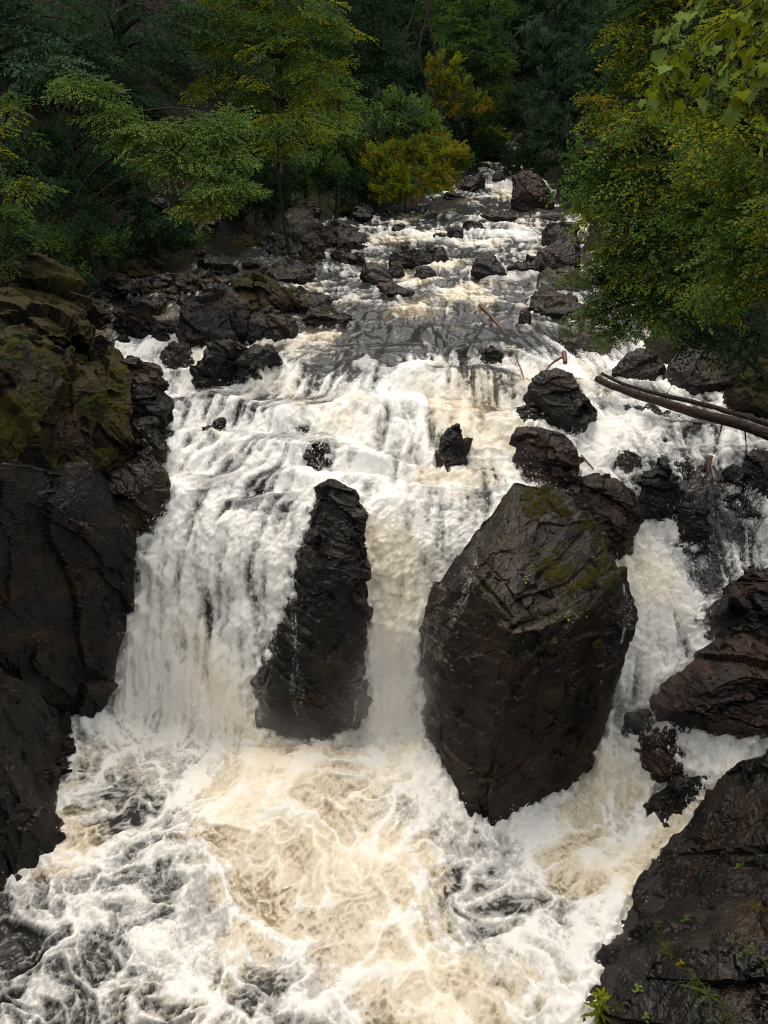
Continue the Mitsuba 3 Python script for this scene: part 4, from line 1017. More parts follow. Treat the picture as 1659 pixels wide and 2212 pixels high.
for i, (px, py, Y, rx, rz, lab) in enumerate([(60, 520, 24, 90, 50, 'dark shrub behind the big mossy boulder of the shelf'), (200, 540, 27, 80, 40, 'dark low shrub on the bank above the left trickle'), (340, 520, 31, 80, 30, 'dark low shrub at the water edge under the pale beech'), (120, 600, 22.5, 70, 24, 'dark weeds on the bank behind the mossy boulder'), (450, 440, 35, 70, 36, 'dark low shrub left of the largest grey boulder'), (0, 640, 20.5, 60, 30, 'dark weeds at the left edge over the moss')]):
    tree('shrub', lab, [(px, py, Y, rx, rz), (px - rx * .6, py + rz * .3, Y, rx * .6, rz * .7), (px + rx * .6, py + rz * .2, Y, rx * .6, rz * .7)], (gx_at(px, Y + .5, 7.5), Y + .5), 'bush', ['leaf_dark', 'leaf_green', 'leaf_dark'], .6, r0=.04, cat='shrub', layered=False, scale=.9)
tree('beech_tree', 'yellow-edged branch coming in at the left edge', [(20, 355, 15, 60, 14), (40, 395, 15, 50, 10), (-20, 330, 15, 60, 20), (0, 290, 15.5, 50, 24), (20, 230, 16, 60, 24)], (gx_at(-120, 16, 9), 16), 'near', ['leaf_green', 'leaf_blue', 'leaf_lime'], .8, r0=.1, scale=.8)
for i, (px, py, Y, rx, rz, mat, lab) in enumerate([(330, 480, 30, 90, 34, 'leaf_dark', 'dark undergrowth shrub under the pale beech'), (560, 420, 38, 80, 50, 'leaf_dark', 'dark shrub behind the largest grey boulder'), (680, 370, 40, 70, 50, 'leaf_green', 'dim green shrub above the yellow-mossed dome'),
                                                   (230, 400, 30, 90, 60, 'leaf_dark', 'dark shrub in the shade between left bank stems'), (770, 400, 44, 40, 40, 'leaf_dark', 'dark shrub left of the ochre one'), (80, 330, 31, 120, 60, 'leaf_dark', 'dark thicket shrub at the far left'), (480, 340, 42, 120, 80, 'leaf_dark', 'dark tall shrub filling the shade of the wood')]):
    tree('shrub', lab, [(px, py, Y, rx, rz), (px - rx * .5, py + rz * .3, Y, rx * .6, rz * .7), (px + rx * .5, py + rz * .2, Y, rx * .6, rz * .7)], (gx_at(px, Y + .6, 8), Y + .6), 'bush', [mat, 'leaf_dark'], .5, r0=.05, cat='shrub', layered=False, scale=1.2)
for i, (px, py, Y, mat, lab) in enumerate([(420, 240, 50, 'leaf_dark', 'dark bush halfway up the left slope'), (700, 120, 62, 'leaf_dark', 'dark bush high on the slope behind the layered beech'), (850, 150, 62, 'leaf_dark', 'dark bush on the slope beside the bare stems'), (1120, 60, 74, 'leaf_blue', 'dim bush in the gap above the narrows'),
                                             (1130, 240, 66, 'leaf_dark', 'dark bush at the back of the narrows'), (900, 60, 66, 'leaf_dark', 'dark bush at the top behind the bare stems'), (760, 300, 54, 'leaf_dark', 'dark bush behind the rounded green shrub'), (1340, 120, 44, 'leaf_dark', 'dark bush between the rounded tree and the right beeches'), (180, 300, 34, 'leaf_dark', 'dark bush under the shady bluish tree'), (640, 40, 54, 'leaf_dark', 'dark bush above the layered beech'), (60, 200, 40, 'leaf_dark', 'dark bush high on the far left slope'), (1180, 330, 58, 'leaf_dark', 'dark bush at the foot of the rounded blue-green tree'), (1330, 330, 30, 'leaf_green', 'green bush over the hidden white water on the right'), (970, 300, 60, 'leaf_dark', 'dark bush left of the rocky narrows')]):
    tree('shrub', lab, [(px, py, Y, 70, 60), (px - 60, py + 40, Y, 60, 50), (px + 60, py + 40, Y, 60, 50), (px, py + 80, Y - 1, 80, 40)], (gx_at(px, Y + .6, 10), Y + .6), 'bush', [mat, 'leaf_dark'], .4, r0=.07, cat='shrub', layered=False, scale=2.0)
tree('shrub', 'rounded green shrub on the bank before the bend', [(870, 262, 47, 66, 42), (820, 290, 46.5, 50, 40), (920, 290, 46.5, 45, 38), (850, 230, 47, 40, 24)], (gx_at(865, 48, 8.5), 48), 'bush', ['leaf_fresh', 'leaf_green', 'leaf_blue'], 1.3, r0=.08, cat='shrub', layered=False, scale=1.1)
tree('shrub', 'ochre autumn shrub leaning over the left of the river', [(880, 345, 45, 80, 38), (950, 340, 45, 55, 34), (830, 380, 44.5, 50, 36), (900, 395, 44, 80, 30), (990, 355, 45, 24, 14), (830, 345, 45, 50, 30), (950, 390, 44, 50, 26), (840, 410, 43.6, 50, 20), (920, 320, 45.3, 60, 24)], (gx_at(880, 46.3, 8.2), 46.3), 'bush', ['leaf_lime', 'leaf_lime', 'leaf_gold', 'leaf_green'], 1.0, r0=.05, cat='shrub', layered=False)
tree('forest_tree', 'tall mid-green tree over the bend, bare stems beside it', [(1010, 90, 60, 80, 55), (1060, 150, 59, 50, 60), (970, 20, 61, 80, 60), (1040, 230, 58, 46, 40), (1060, -20, 61, 90, 60)], (gx_at(1010, 63, 10), 63), 'far', ['leaf_green', 'leaf_green', 'leaf_dark'], .9, r0=.3, scale=.6)
tree('forest_tree', 'yellowing young tree below the tall mid-green one', [(960, 150, 56, 34, 40), (985, 210, 56, 44, 36), (1030, 225, 56, 40, 24), (945, 190, 56, 24, 40)], (gx_at(985, 57, 9), 57), 'bush', ['leaf_gold', 'leaf_green', 'leaf_lime'], .6, r0=.1, layered=False)
tree('forest_tree', 'rounded blue-green tree right of the narrows', [(1230, 130, 54, 70, 44), (1210, 210, 53, 75, 56), (1180, 110, 54, 50, 40), (1250, 270, 52, 66, 50), (1190, 290, 52, 46, 34), (1280, 60, 55, 80, 50), (1200, -40, 56, 110, 70), (1290, 180, 53, 50, 50)], (gx_at(1240, 56, 9.5), 56), 'bush', ['leaf_blue', 'leaf_blue', 'leaf_dark'], .85, r0=.25, layered=False, scale=1.2)
tree('shrub', 'moss-green bush on the rock at the back of the narrows', [(1048, 290, 63, 34, 16), (1075, 300, 63, 30, 14)], (gx_at(1050, 64, 9), 64), 'bush', ['leaf_lime', 'leaf_green'], .9, r0=.05, cat='shrub', layered=False, scale=.8)
# right bank: beeches hanging over the water
R = 'near'
tree('beech_tree', 'broad beech hanging over the right bank, its leaves turning', [(1330, 330, 15, 70, 40), (1300, 390, 15, 66, 40), (1400, 300, 14.5, 90, 60), (1350, 450, 14.5, 100, 60), (1450, 400, 14, 110, 80), (1280, 440, 15.2, 40, 24), (1420, 520, 13.6, 110, 70), (1540, 480, 13, 120, 90), (1340, 560, 14, 80, 50), (1560, 330, 13, 110, 90), (1480, 600, 13.2, 110, 50)], (gx_at(2050, 19, 8.5), 19), R, ['leaf_green', 'leaf_green', 'leaf_fresh', 'leaf_lime'], 1.5, r0=.22, scale=.85)
tree('beech_tree', 'lowest beech boughs touching the right bank boulders', [(1290, 600, 14.2, 50, 34), (1340, 650, 13.8, 70, 44), (1290, 680, 13.8, 40, 30), (1400, 680, 13.4, 70, 40), (1330, 715, 13.5, 50, 24), (1450, 640, 13.2, 80, 40)], (gx_at(2000, 18, 7.8), 18), R, ['leaf_green', 'leaf_fresh', 'leaf_green'], 1.6, r0=.12, scale=.75)
tree('beech_tree', 'golden young beech at the edge of the right trees', [(1300, 240, 16, 40, 24), (1340, 270, 16, 50, 26), (1280, 215, 16.3, 24, 14), (1380, 320, 15.6, 46, 30), (1410, 150, 16.4, 50, 34), (1370, 120, 16.6, 40, 24)], (gx_at(2000, 20, 8.5), 20), R, ['leaf_lime', 'leaf_gold', 'leaf_green', 'leaf_lime'], .9, r0=.09, scale=.8)
tree('beech_tree', 'dark high beech behind the maple at the top right', [(1400, 60, 17, 110, 60), (1500, 150, 16, 120, 80), (1600, 220, 15, 120, 90), (1380, 190, 17.5, 70, 60), (1480, -60, 17, 160, 80), (1640, 60, 16, 140, 100), (1460, 260, 16, 90, 60), (1500, -230, 17.5, 200, 110)], (gx_at(1960, 22, 9), 22), R, ['leaf_green', 'leaf_dark', 'leaf_lime'], 1.1, r0=.3, scale=1.0)
tree('beech_tree', 'green beech crowding the right edge of the picture', [(1640, 420, 10.5, 120, 90), (1600, 560, 10.5, 100, 70), (1680, 600, 10, 110, 80), (1660, 300, 10.5, 100, 70), (1560, 640, 11, 80, 40), (1700, 480, 9.6, 110, 90)], (gx_at(2250, 13, 8), 13), R, ['leaf_green', 'leaf_lime', 'leaf_green', 'leaf_fresh'], 1.2, r0=.16, scale=.75)
tree('beech_tree', 'yellow-green beech spray mass behind the maple leaves', [(1500, 120, 9.5, 80, 50), (1590, 60, 9.5, 90, 50), (1560, 230, 9.2, 90, 50), (1650, 170, 9, 90, 60), (1440, 190, 9.8, 50, 30), (1640, 330, 9, 80, 40)], (gx_at(2350, 10.5, 9), 10.5), R, ['leaf_lime', 'leaf_green', 'leaf_lime', 'leaf_fresh'], .9, r0=.1, scale=.7)
tree('shrub', 'dark shrub in the hollow under the right beeches', [(1500, 700, 16, 90, 40), (1580, 690, 15, 90, 40), (1640, 720, 14.5, 80, 40)], (gx_at(1950, 17.4, 8), 17.4), 'near', ['leaf_dark'], 1.0, r0=.05, cat='shrub')
maple = 'maple_tree'
for k in range(3):
    v, f, uv = maple_spray(400 + k, .001, 1.0, 1)
    v = v @ np.eye(3)
    scene[f'maple_leaf_{k}'] = {'type': 'shapegroup', 'leaf': mikit.ply((v, f), 'leaf_lime' if k != 1 else 'leaf_fresh', smooth=False, uv=uv)}
hub = A(1980, -120, 5.4)
g = np.array([7.2, 4.2, float(ground_z(np.array([7.2]), np.array([4.2]))[0]) - .3])
put('maple_tree__trunk', tube_mesh(spline([g, (g + hub) / 2 + [.5, 0, .4], hub + [0, 0, 1.5]], 14), np.linspace(.16, .08, 14), 8, 3, .2), 'bark')
nl = 0
for i, (px, py, Y) in enumerate([(1395, 205, 5.6), (1440, 150, 5.5), (1490, 215, 5.3), (1520, 90, 5.4), (1560, 250, 5.0), (1590, 30, 5.5), (1610, 150, 4.9), (1650, 300, 4.8), (1640, 90, 4.9), (1700, 220, 4.7), (1560, 150, 5.3), (1480, 40, 5.9), (1420, 90, 6.0), (1690, 20, 5.2)]):
    tip = A(px, py, Y)
    st = hub + np.array([0, 0, -.25 + .05 * i])
    ln = spline([st, st * .45 + tip * .55 + [0, 0, .16], tip], 14)
    put('maple_tree__branch' + (f'_{i:03d}' if i else ''), tube_mesh(ln, np.linspace(.016, .0025, 14), 5), 'bark')
    for t in np.r_[rng.uniform(.45, .97, 24), 1.0]:
        p = np.array([np.interp(t, np.linspace(0, 1, 14), ln[:, c]) for c in range(3)])
        d = unit(unit(tip - st) * .5 + rng.normal(0, .55, 3) * [1, 1, .5] + [0, -.25, -.35])
        scene['maple_tree__leaf' + (f'_{nl:03d}' if nl else '')] = {'type': 'instance', 'g': {'type': 'ref', 'id': f'maple_leaf_{int(rng.integers(3))}'}, 'to_world': place(p, d, rng.normal(0, .5), rng.uniform(.065, .115))}
        nl += 1
tell('maple_tree', 'maple with big yellow-green lobed leaves reaching in at the top right', 'tree')
# unseen trees beside and behind the viewpoint, added to shade the gorge
for (x, y, z, r, lab) in [(-19, 8, 19, 5, 'high shade tree added beside the left cliff, above the view'), (-14, 3, 18, 5, 'high shade tree added to the left behind the viewpoint'), (15, 6, 19, 4.5, 'high shade tree added to the right of the viewpoint'), (-5, -9, 21, 5.5, 'high shade tree added behind the viewpoint, on the left'), (5, -10, 21, 5.5, 'high shade tree added behind the viewpoint, on the right'), (-12, -6, 20, 5.5, 'high shade tree added at the far left behind the viewpoint'), (13, -6, 20, 5.5, 'high shade tree added at the far right behind the viewpoint'), (0, -7.5, 17, 5, 'shade tree added close behind the viewpoint, in the middle'), (-8, -4.5, 18, 4.5, 'shade tree added close behind the viewpoint, on the left'), (8.5, -5, 18, 4.5, 'shade tree added close behind the viewpoint, on the right')]:
    key = numbered('forest_tree')
    g = np.array([x * 1.1, y, float(ground_z(np.array([x * 1.1]), np.array([float(y)]))[0]) - .4])
    put(key + '__trunk', tube_mesh(spline([g, (g + [x, y, z]) / 2 + [.3, .2, 0], [x, y, z + 2]], 12), np.linspace(.35, .1, 12), 8, 5, .2), 'bark')
    sp = []
    for _ in range(280 if y < 0 else 70):
        v = unit(rng.normal(0, 1, 3))
        p = np.array([x, y, z]) + v * rng.uniform(.3, 1) ** .5 * [r, r, r * .8]
        o = unit(v * [1, 1, .3] - [0, 0, .25])
        sp.append((p - o, o, rng.normal(0, .4), rng.uniform(.9, 1.3)))
    crown(key, 'far', ['leaf_dark', 'leaf_green'], sp)
    tell(key, lab, 'tree', 'added shade trees around the gorge')

# ---------------------------------------------------------------- flying water
r5 = np.random.default_rng(55)

# the water breaks white where it meets rock
near = np.full(NR * NC, 9.0)
sel = ((GY[:, None] < 44) & (np.abs(X) < 11)).ravel()
near[sel] = cKDTree(np.vstack(ROCKV)).query(WV.reshape(-1, 3)[sel], distance_upper_bound=.5)[0].clip(0, 9)
near = near.reshape(NR, NC)
rim = np.exp(-(near / .17) ** 2)
foam = np.clip(foam + rim * (.12 + .55 * f3(P3, 3.0, 2, 31).reshape(NR, NC)) * (1 - .5 * calm), 0, 1)
WV = WV + nn * (rim * (1 - .6 * calm) * (.03 + .30 * (fine - .42) + .30 * (f3(P3, 4.5, 2, 33).reshape(NR, NC) - .45)))[..., None]

s1, s2 = int(np.searchsorted(GY, 12.6)), int(np.searchsorted(GY, 22.3))
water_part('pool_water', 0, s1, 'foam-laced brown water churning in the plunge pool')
water_part('waterfall', s1, s2, 'white and tan water falling over the broken rock step')
water_part('river', s2, NR - 1, 'foaming river running down between the wooded banks')



def flakes(pts, nrm, dirs, size, stretch):
    """Small drawn-out blobs of water (four-sided), along dirs."""
    n = len(pts)
    d = unit(dirs + r5.normal(0, .25, dirs.shape))
    a = unit(np.cross(d, r5.normal(0, 1, d.shape)))
    b = np.cross(d, a)
    z = size[:, None]
    v = np.stack([pts + d * z * stretch[:, None], pts + a * z * .55 - d * z * .3, pts + (-.5 * a + .8 * b) * z * .6 - d * z * .3, pts + (-.5 * a - .8 * b) * z * .6 - d * z * .3], 1)
    f = np.array([[0, 1, 2], [0, 2, 3], [0, 3, 1], [1, 3, 2]])
    return v.reshape(-1, 3), (f[None] + (np.arange(n) * 4)[:, None, None]).reshape(-1, 3)


dens = fall * (Yg < 22.5) * (foam > .3) + .55 * np.exp(-((Z0 - .15) / .35) ** 2) * (Yg > 12.2) * (fall > .05)
for a in [(610, 1250, .4, 2.0), (650, 1130, .35, 1.5), (590, 1350, .35, 1.5), (520, 1480, .6, .5), (575, 1420, .45, .9), (610, 1500, .4, 1.2), (690, 1000, .4, .4), (985, 990, .4, .5), (1480, 1100, .9, .15), (640, 1180, .35, 1.5), (1060, 1140, .5, 1.2), (930, 1330, .3, 1.5)]:
    foam_shade_patch(dens, *a)
dens += 2.6 * np.exp(-(near / .16) ** 2) * (fall + .35 * pool) * (Yg < 21) * (.3 + licC.clip(0, 2))
area = np.gradient(GY)[:, None] * np.ones(NC) * np.sqrt(1 + gzy ** 2 + gzx ** 2)
w = np.clip(dens, 0, None) * area * keep
w = (w / w.sum()).ravel()
pick = r5.choice(NR * NC, 140000, p=w)
P = WV.reshape(-1, 3)[pick] + r5.normal(0, .015, (len(pick), 3))
N = nn.reshape(-1, 3)[pick]
D = np.stack([vx.ravel()[pick], vy.ravel()[pick], vx.ravel()[pick] * gzx.ravel()[pick] + vy.ravel()[pick] * gzy.ravel()[pick]], 1)
off = r5.exponential(.045, len(pick)) + .2 * (r5.random(len(pick)) < .06) * r5.random(len(pick))
P = P + N * off[:, None]
put('spray', flakes(P, N, unit(D), r5.uniform(.006, .020, len(P)) * (1 + .5 * (r5.random(len(P)) < .1)), r5.uniform(.8, 3.0, len(P))), 'droplets', False)
tell('spray', 'white drops and strands of spray thrown up by the falling water', kind='stuff')

# mist over the feet of the falls
gx3, gy3, gz3 = np.linspace(-6.2, 7.4, 56), np.linspace(10.6, 16.4, 30), np.linspace(-.6, 4.4, 26)
MX, MY, MZ = np.meshgrid(gx3, gy3, gz3, indexing='ij')
ms = np.zeros(MX.shape)
for px, py, lift, r, amt in [(860, 1530, .5, 1.0, .8), (850, 1400, .6, .7, .3), (380, 1500, .6, 1.1, .5), (500, 1560, .5, .9, .45), (1400, 1350, .6, .9, .8), (1350, 1520, .5, .7, .4), (640, 1610, .4, .6, .4), (290, 1480, .5, .7, .4)]:
    c = on_water(px, py) + [0, -.25, lift]
    ms += amt * np.exp(-(((MX - c[0]) / r) ** 2 + ((MY - c[1]) / (r * .8)) ** 2 + ((MZ - c[2]) / (r * .9)) ** 2))
ms *= .5 + f3(np.stack([MX, MY, MZ], -1).reshape(-1, 3), .9, 3, 40).reshape(ms.shape)
for ax in range(3):
    n_ = ms.shape[ax]
    e_ = np.clip(np.minimum(np.arange(n_), n_ - 1 - np.arange(n_)) / 4, 0, 1)
    ms *= e_.reshape([-1 if i == ax else 1 for i in range(3)])
lo_, hi_ = np.array([gx3[0], gy3[0], gz3[0]]), np.array([gx3[-1], gy3[-1], gz3[-1]])
scene['mist_medium'] = {'type': 'heterogeneous', 'albedo': 0.97, 'scale': 0.55,
                        'sigma_t': {'type': 'gridvolume', 'grid': mi.VolumeGrid(np.ascontiguousarray(ms.transpose(2, 1, 0)[..., None].astype(np.float32))), 'to_world': T().translate(lo_.tolist()).scale((hi_ - lo_).tolist())}}
scene['mist'] = {'type': 'cube', 'to_world': T().translate(((lo_ + hi_) / 2).tolist()).scale(((hi_ - lo_) / 2).tolist()), 'bsdf': {'type': 'null'}, 'interior': {'type': 'ref', 'id': 'mist_medium'}}
tell('mist', 'fine white mist hanging over the feet of the falls', kind='stuff')

# ---------------------------------------------------------------- fallen wood


def wood(kind, label, cat, lines, mat='red_wood', group=None):
    """A dead branch or log: the first line is its body, the others are its side branches."""
    key = numbered(kind)
    for i, (pts, ra, rb) in enumerate(lines):
        n = 26 if len(pts) > 2 else 10
        ln = spline(pts, n)
        ln = ln + (np.stack([f3(ln, 2.2, 2, 60 + i + j) for j in range(3)], 1) - .5) * .06 * min(1, np.linalg.norm(ln[-1] - ln[0]))
        m = tube_mesh(ln, np.linspace(ra, rb, n), 14 if ra > .05 else 6, i, .18)
        part = '' if len(lines) == 1 else ('__stem' if i == 0 else '__twig' + (f'_{i - 1:03d}' if i > 1 else ''))
        put(key + part, m, mat)
    tell(key, label, cat, group)
    return key


def W(px, py, dz=0.0):
    return on_water(px, py) + np.array([0, 0, dz])


wood('fallen_log', 'thicker of the two fallen logs, the lower one, bark wet and brown', 'log',
     [([A(1288, 818, 20.3), A(1390, 858, 19.2), A(1500, 890, 18.0), A(1620, 925, 16.9), A(1780, 985, 15.6)], .09, .14), ([A(1380, 850, 19.2), A(1384, 835, 19.3)], .02, .008), ([A(1560, 912, 17.4), A(1552, 950, 17.2)], .022, .006), ([A(1610, 930, 17.0), A(1612, 965, 16.8), A(1606, 1000, 16.7)], .018, .005), ([A(1450, 876, 18.5), A(1446, 895, 18.4)], .02, .008)], 'wet_bark')
wood('fallen_log', 'thinner fallen log lying behind and above the thick one', 'log',
     [([A(1300, 806, 20.9), A(1400, 846, 19.8), A(1490, 866, 19.0), A(1600, 898, 17.9), A(1780, 950, 16.4)], .045, .08), ([A(1440, 850, 19.4), A(1452, 832, 19.5)], .015, .005), ([A(1580, 895, 18.0), A(1590, 870, 18.1)], .016, .005)], 'wet_bark')
wood('driftwood', 'splintered red-brown branch stranded at the water edge right of the smooth river', 'branch',
     [([W(1036, 684, .35), W(1060, 700, .22), W(1095, 722, .0)], .075, .02), ([W(1036, 684, .35), W(1034, 705, .1)], .03, .02), ([W(1040, 688, .35), W(1052, 684, .42)], .03, .008)])
wood('branch', 'bent sapling arching over the big black boulder in the lip', 'branch',
     [([A(1222, 770, 20.6), A(1192, 786, 20.2), A(1168, 828, 19.6), A(1160, 885, 19.0)], .035, .02), ([A(1218, 762, 20.7), A(1221, 784, 20.3)], .07, .055), ([A(1160, 880, 19.0), A(1172, 905, 18.8), A(1168, 925, 18.6)], .02, .006), ([A(1190, 788, 20.2), A(1176, 792, 20.2)], .012, .005)])
wood('branch', 'short straight stick standing up out of the lip', 'branch', [([A(1112, 762, 20.8), A(1136, 828, 19.6)], .022, .018)])
wood('branch', 'thin branch lying across the far white water', 'branch', [([W(1000, 430, .1), W(1030, 412, .3), W(1062, 388, .5)], .05, .025), ([W(1030, 412, .3), W(1020, 402, .5)], .02, .008)], 'twig_wood')
wood('stick', 'small dark stick caught on the white of the main fall', 'stick', [([W(757, 896, .06), W(762, 890, .12), W(771, 884, .1)], .03, .015)], 'twig_wood')
wood('branch', 'reddish broken branch in the right chute below the boulder', 'branch', [([A(1255, 945, 18.4), A(1275, 925, 18.6), A(1290, 905, 18.8)], .018, .008), ([A(1262, 940, 18.5), A(1250, 960, 18.3), A(1232, 972, 18.2)], .015, .006), ([A(1270, 930, 18.6), A(1284, 940, 18.5)], .012, .005), ([A(1245, 960, 18.3), A(1270, 985, 17.9)], .014, .006)])
wood('branch', 'pale stick lying in the white water under the right boulders', 'branch', [([W(1256, 988, .05), W(1282, 1018, .05)], .03, .02)])
wood('root', 'tangle of reddish roots hanging below the log at the right', 'roots', [([A(1535, 985, 16.7), A(1530, 1020, 16.4)], .05, .03)] + [([A(1530 + d // 3, 1005, 16.5), A(1530 + d, 1040 + (i * 7) % 20, 16.3), A(1528 + d * 1.5, 1075 + (i * 13) % 25, 16.2)], .014, .004) for i, d in enumerate((-34, -22, -12, -4, 5, 14, 24, 34))])
wood('branch', 'bare curving twigs hanging in front of the right falls', 'branch', [([A(1700, 940, 13.5), A(1640, 1060, 13.6), A(1560, 1170, 13.8), A(1480, 1215, 14.0)], .014, .004), ([A(1690, 960, 13.5), A(1600, 1010, 13.7), A(1500, 1060, 13.9)], .010, .003), ([A(1690, 1010, 13.4), A(1620, 1100, 13.5), A(1550, 1130, 13.7)], .010, .003), ([A(1640, 1060, 13.6), A(1590, 1150, 13.6), A(1540, 1250, 13.7)], .009, .003), ([A(1600, 1110, 13.7), A(1530, 1120, 13.8), A(1470, 1105, 13.9)], .007, .002), ([A(1690, 1080, 13.4), A(1620, 1170, 13.5), A(1590, 1240, 13.6)], .008, .003)], 'twig_wood')
wood('branch', 'fan of fine bare twigs over the boulder at the right edge', 'branch', [([A(1740, 1250, 12.6), A(1640, 1272, 12.7), A(1540, 1290, 12.8)], .012, .003)] + [([A(1700 - 12 * i, 1258 + i, 12.6), A(1620 - 12 * i, 1250 + 9 * i, 12.7), A(1540 - 8 * i, 1235 + 16 * i, 12.8)], .007, .002) for i in range(7)], 'red_wood')
wood('branch', 'grey bare branch lying on the left bank shelf', 'branch', [([A(150, 630, 19.0), A(210, 650, 19.4), A(270, 680, 19.6)], .02, .006), ([A(190, 642, 19.2), A(215, 625, 19.4)], .01, .003), ([A(230, 660, 19.5), A(240, 690, 19.4)], .01, .003)], 'twig_wood')
for i, (lab, pts) in enumerate([('longest pale bare stem hanging at the top centre', [(905, -60), (915, 60), (905, 130), (925, 180), (935, 260)]), ('thin bare stem left of the longest one', [(880, -40), (890, 40), (872, 90), (884, 130)]), ('thin bare stem right of the longest one', [(930, -50), (926, 50), (940, 120), (930, 170)])]):
    wood('bare_stem', lab, 'stem', [([A(a, b, 47 + .5 * i) for a, b in pts], .07, .03), ([A(pts[1][0], pts[1][1], 47), A(pts[1][0] - 20, pts[1][1] + 40, 47), A(pts[1][0] - 24, pts[1][1] + 90, 47)], .03, .015)], 'bark')

# ---------------------------------------------------------------- small plants
scene['grass_blade'] = {'type': 'principledthin', 'base_color': proc(leaf_color(((0.05, 0.07, 0.012), (0.12, 0.13, 0.02)), (0.20, 0.13, 0.03), .2)), 'roughness': .5, 'diff_trans': .7, 'eta': 1.4}
r6 = np.random.default_rng(66)


def surface_at(key, px, py):
    """Where the sight line through (px, py) first meets the mesh of the rock called key."""
    v, f = meshkit_written(key)
    a, b = A(px, py, 5.0), A(px, py, 6.0)
    d = unit(b - a)
    t0, e1, e2 = v[f[:, 0]], v[f[:, 1]] - v[f[:, 0]], v[f[:, 2]] - v[f[:, 0]]
    h = np.cross(d, e2)
    det = np.einsum('ij,ij->i', e1, h)
    det = np.where(np.abs(det) < 1e-12, 1e-12, det)
    s = EYE - t0
    u = np.einsum('ij,ij->i', s, h) / det
    q = np.cross(s, e1)
    w_ = q @ d / det
    t = np.einsum('ij,ij->i', e2, q) / det
    ok = (u >= 0) & (w_ >= 0) & (u + w_ <= 1) & (t > .5)
    return EYE + d * t[ok].min() if ok.any() else None


def meshkit_written(key):
    v, f = mikit.meshkit.WRITTEN[scene[key]['filename']][:2]
    return v.astype(float), f


def blade(p, d, length, width, bend, rnd):
    n = 6
    t = np.linspace(0, 1, n)
    ln = p + d * (t * length)[:, None] + np.array([0, 0, -bend * length]) * (t ** 2)[:, None]
    sd = unit(np.cross(d, [0, 0, 1.0]) + r6.normal(0, .1, 3))
    w = width * np.sin(np.pi * np.clip(t * .92 + .06, 0, 1)) ** .8 / 2
    up = np.cross(sd, d)
    v = np.vstack([ln - sd * w[:, None], ln + up * (w * -.35)[:, None], ln + sd * w[:, None]])
    f = []
    for i in range(n - 1):
        for a, b in ((0, n), (n, 2 * n)):
            f += [[a + i, a + i + 1, b + i + 1], [a + i, b + i + 1, b + i]]
    return v, np.array(f), np.tile([[0.0, rnd]], (3 * n, 1))


def weed(name, label, cat, p, h, leaves, length, width, mat='leaf_lime', lean=(0, 0), droop=.3):
    """An upright herb: a stem with its leaves one by one."""
    key = numbered(name)
    top = p + np.array([lean[0], lean[1], 1.0]) * h
    ln = spline([p - [0, 0, .1], (p + top) / 2 + r6.normal(0, .02, 3), top], 10)
    put(key + '__stem', tube_mesh(ln, np.linspace(.007, .003, 10), 5), 'twig_wood')
    for i in range(leaves):
        t = .15 + .85 * (i + 1) / leaves
        q = np.array([np.interp(t, np.linspace(0, 1, 10), ln[:, c]) for c in range(3)])
        an = i * 2.4 + r6.normal(0, .3)
        d = unit(np.array([math.cos(an), math.sin(an), .25 + .8 * max(0, t - .75) * 4]))
        v, f, uv = blade(q, d, length * (1.15 - .55 * t) * r6.uniform(.8, 1.2), width, droop * r6.uniform(.6, 1.5), r6.random())
        scene[key + '__leaf' + (f'_{i:03d}' if i else '')] = mikit.ply((v, f), mat, smooth=False, uv=uv)
    tell(key, label, cat)


def tuft(name, label, cat, p, n, length, width, mat='grass_blade', spread=.8):
    key = numbered(name)
    parts = []
    for i in range(n):
        d = unit(np.array([r6.normal(0, spread), r6.normal(0, spread), 1.0]))
        parts.append(blade(p + r6.normal(0, .04, 3) * [1, 1, .2], d, length * r6.uniform(.5, 1.1), width, r6.uniform(.2, .8), r6.random()))
    v, f = join([(a, b) for a, b, _ in parts])
    scene[key + '__blades'] = mikit.ply((v, f), mat, smooth=False, uv=np.vstack([c for _, _, c in parts]))
    tell(key, label, cat)


def fern(label, p, n, length):
    key = numbered('fern')
    for i in range(n):
        an = i * 2 * math.pi / n + r6.normal(0, .25)
        d = np.array([math.cos(an), math.sin(an), .9])
        v, f, uv = spray(500 + i, length * r6.uniform(.7, 1.1), length * .10, length * .028, 2, droop=.75, twigs=True, width=.4, lift=.0, flat=.08, sides=0)
        m = np.array(place(p, d, 0, 1.0).matrix)
        scene[key + '__frond' + (f'_{i:03d}' if i else '')] = mikit.ply((v @ m[:3, :3].T + m[:3, 3], f), 'leaf_fresh', smooth=False, uv=uv)
    tell(key, label, 'fern')


# thin water running down the rock faces
def trickle(label, rock_key, paths, n, width):
    PP, DD = [], []
    for path in paths:
        ln = spline([(a, b, 0) for a, b in path], 14)
        q = [surface_at(rock_key, a, b) for a, b, _ in ln]
        q = np.array([x for x in q if x is not None])
        if len(q) < 3:
            continue
        t = r6.random(n) * (len(q) - 1.001)
        i = t.astype(int)
        p = q[i] + (q[i + 1] - q[i]) * (t - i)[:, None]
        wv = np.interp(f3(p, 3.5, 2, 5), [.3, .7], [.15, 2.0])
        PP.append(p + np.array([0, -.03, .012]) + r6.normal(0, 1, (n, 3)) * [width, width * .4, .03] * wv[:, None])
        DD.append(unit(q[i + 1] - q[i]))
    PP, DD = np.vstack(PP), np.vstack(DD)
    put(tell(numbered('water_trickle'), label, kind='stuff'), flakes(PP, None, DD, r6.uniform(.004, .009, len(PP)), r6.uniform(1.5, 5, len(PP))), 'droplets', False)


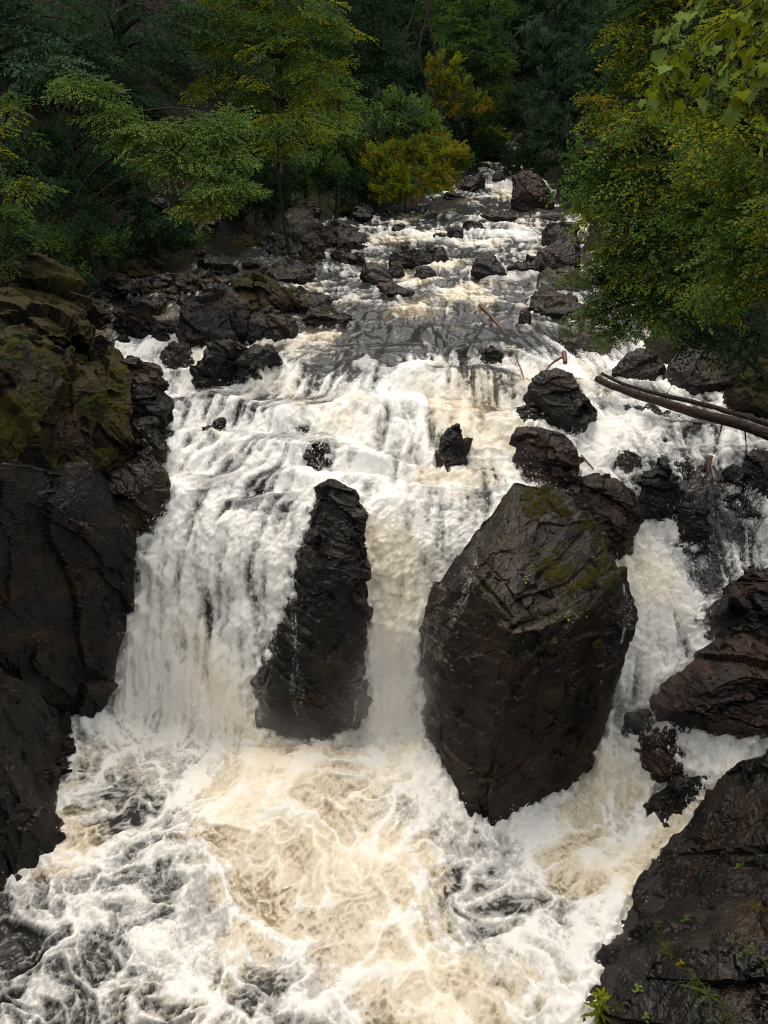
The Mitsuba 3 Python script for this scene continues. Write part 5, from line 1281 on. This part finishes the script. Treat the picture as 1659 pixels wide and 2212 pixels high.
trickle('thin strands of water down the face of the split rock', 'boulder_001', [[(636, 1250), (632, 1330), (645, 1450), (650, 1570)], [(622, 1265), (640, 1360), (632, 1470), (640, 1540)], [(775, 1430), (770, 1500), (765, 1565)], [(590, 1350), (575, 1450), (570, 1550)], [(560, 1440), (556, 1500), (565, 1560)]], 280, .05)
trickle('thin strands of water down the left face of the huge boulder', 'boulder', [[(1015, 1235), (990, 1310), (962, 1390), (945, 1460), (920, 1510)], [(1000, 1220), (1010, 1290), (975, 1350), (950, 1420)], [(965, 1260), (950, 1330), (930, 1400)], [(1030, 1190), (1018, 1260), (985, 1340)], [(1345, 1260), (1350, 1330), (1340, 1390)], [(930, 1330), (915, 1420), (912, 1500)]], 420, .07)
BANK = [k for k in labels if labels[k].get('label', '').startswith('dark layered rock bank')][0]
BIG = 'boulder'


def on_bank(px, py):
    p = surface_at(BANK, px, py)
    return p if p is not None else A(px, py, 8.0)


weed('weed', 'upright yellow-green weed with long narrow leaves at the bottom edge of the bank', 'plant', on_bank(1290, 2200), .55, 26, .26, .05, 'leaf_lime', (.05, .1))
weed('weed', 'smaller broad-leaved weed right of the tall narrow-leaved one', 'plant', on_bank(1375, 2140), .14, 10, .10, .04, 'leaf_fresh')
weed('weed', 'little green herb low in the bottom right corner of the bank', 'plant', on_bank(1395, 2200), .10, 9, .08, .04, 'leaf_fresh')
weed('weed', 'green sprig on the upper part of the bank', 'plant', on_bank(1480, 1990), .14, 10, .10, .035, 'leaf_green')
weed('weed', 'reddish-leaved sprig in the middle of the bank', 'plant', on_bank(1470, 2090), .12, 9, .09, .035, 'leaf_gold')
weed('weed', 'dark green sprig near the right edge of the bank', 'plant', on_bank(1600, 1880), .16, 12, .10, .04, 'leaf_green')
fern('fern growing from the lower bank beside the grass', on_bank(1530, 2150), 7, .3)
fern('small fern at the right edge of the lower bank', on_bank(1620, 2050), 6, .25)
for px, py, n, L, lab in [(1445, 2060, 60, .28, 'straw-coloured grass tuft in the middle of the bank'), (1500, 2120, 40, .32, 'long grass tuft below the straw-coloured one'), (1420, 2000, 34, .18, 'short grass tuft at the top of the bank by the pool'), (1570, 2200, 46, .3, 'grass tuft in the bottom right corner'), (1340, 2180, 30, .2, 'grass tuft behind the tall weed'), (1630, 1960, 36, .22, 'grass tuft at the right edge of the bank')]:
    tuft('grass_tuft', lab, 'grass', on_bank(px, py), n, L, .008)
for px, py, n, L, lab in [(1235, 1275, 40, .32, 'green grass tuft on top of the huge boulder'), (1200, 1190, 30, .2, 'small grass tuft on the mossy hump of the huge boulder'), (1165, 1330, 24, .16, 'low grass tuft near the front edge of the huge boulder'), (1290, 1240, 24, .2, 'grass tuft at the right side of the huge boulder')]:
    p = surface_at(BIG, px, py)
    if p is not None:
        tuft('grass_tuft', lab, 'grass', p, n, L, .012)
for px, py, lab in [(1225, 1335, 'small leafy herb at the front of the huge boulder top'), (1265, 1330, 'pale green herb right of the front one on the huge boulder'), (1140, 1255, 'tiny herb in a crack of the huge boulder')]:
    p = surface_at(BIG, px, py)
    if p is not None:
        weed('weed', lab, 'plant', p, .12, 9, .09, .04, 'leaf_fresh')
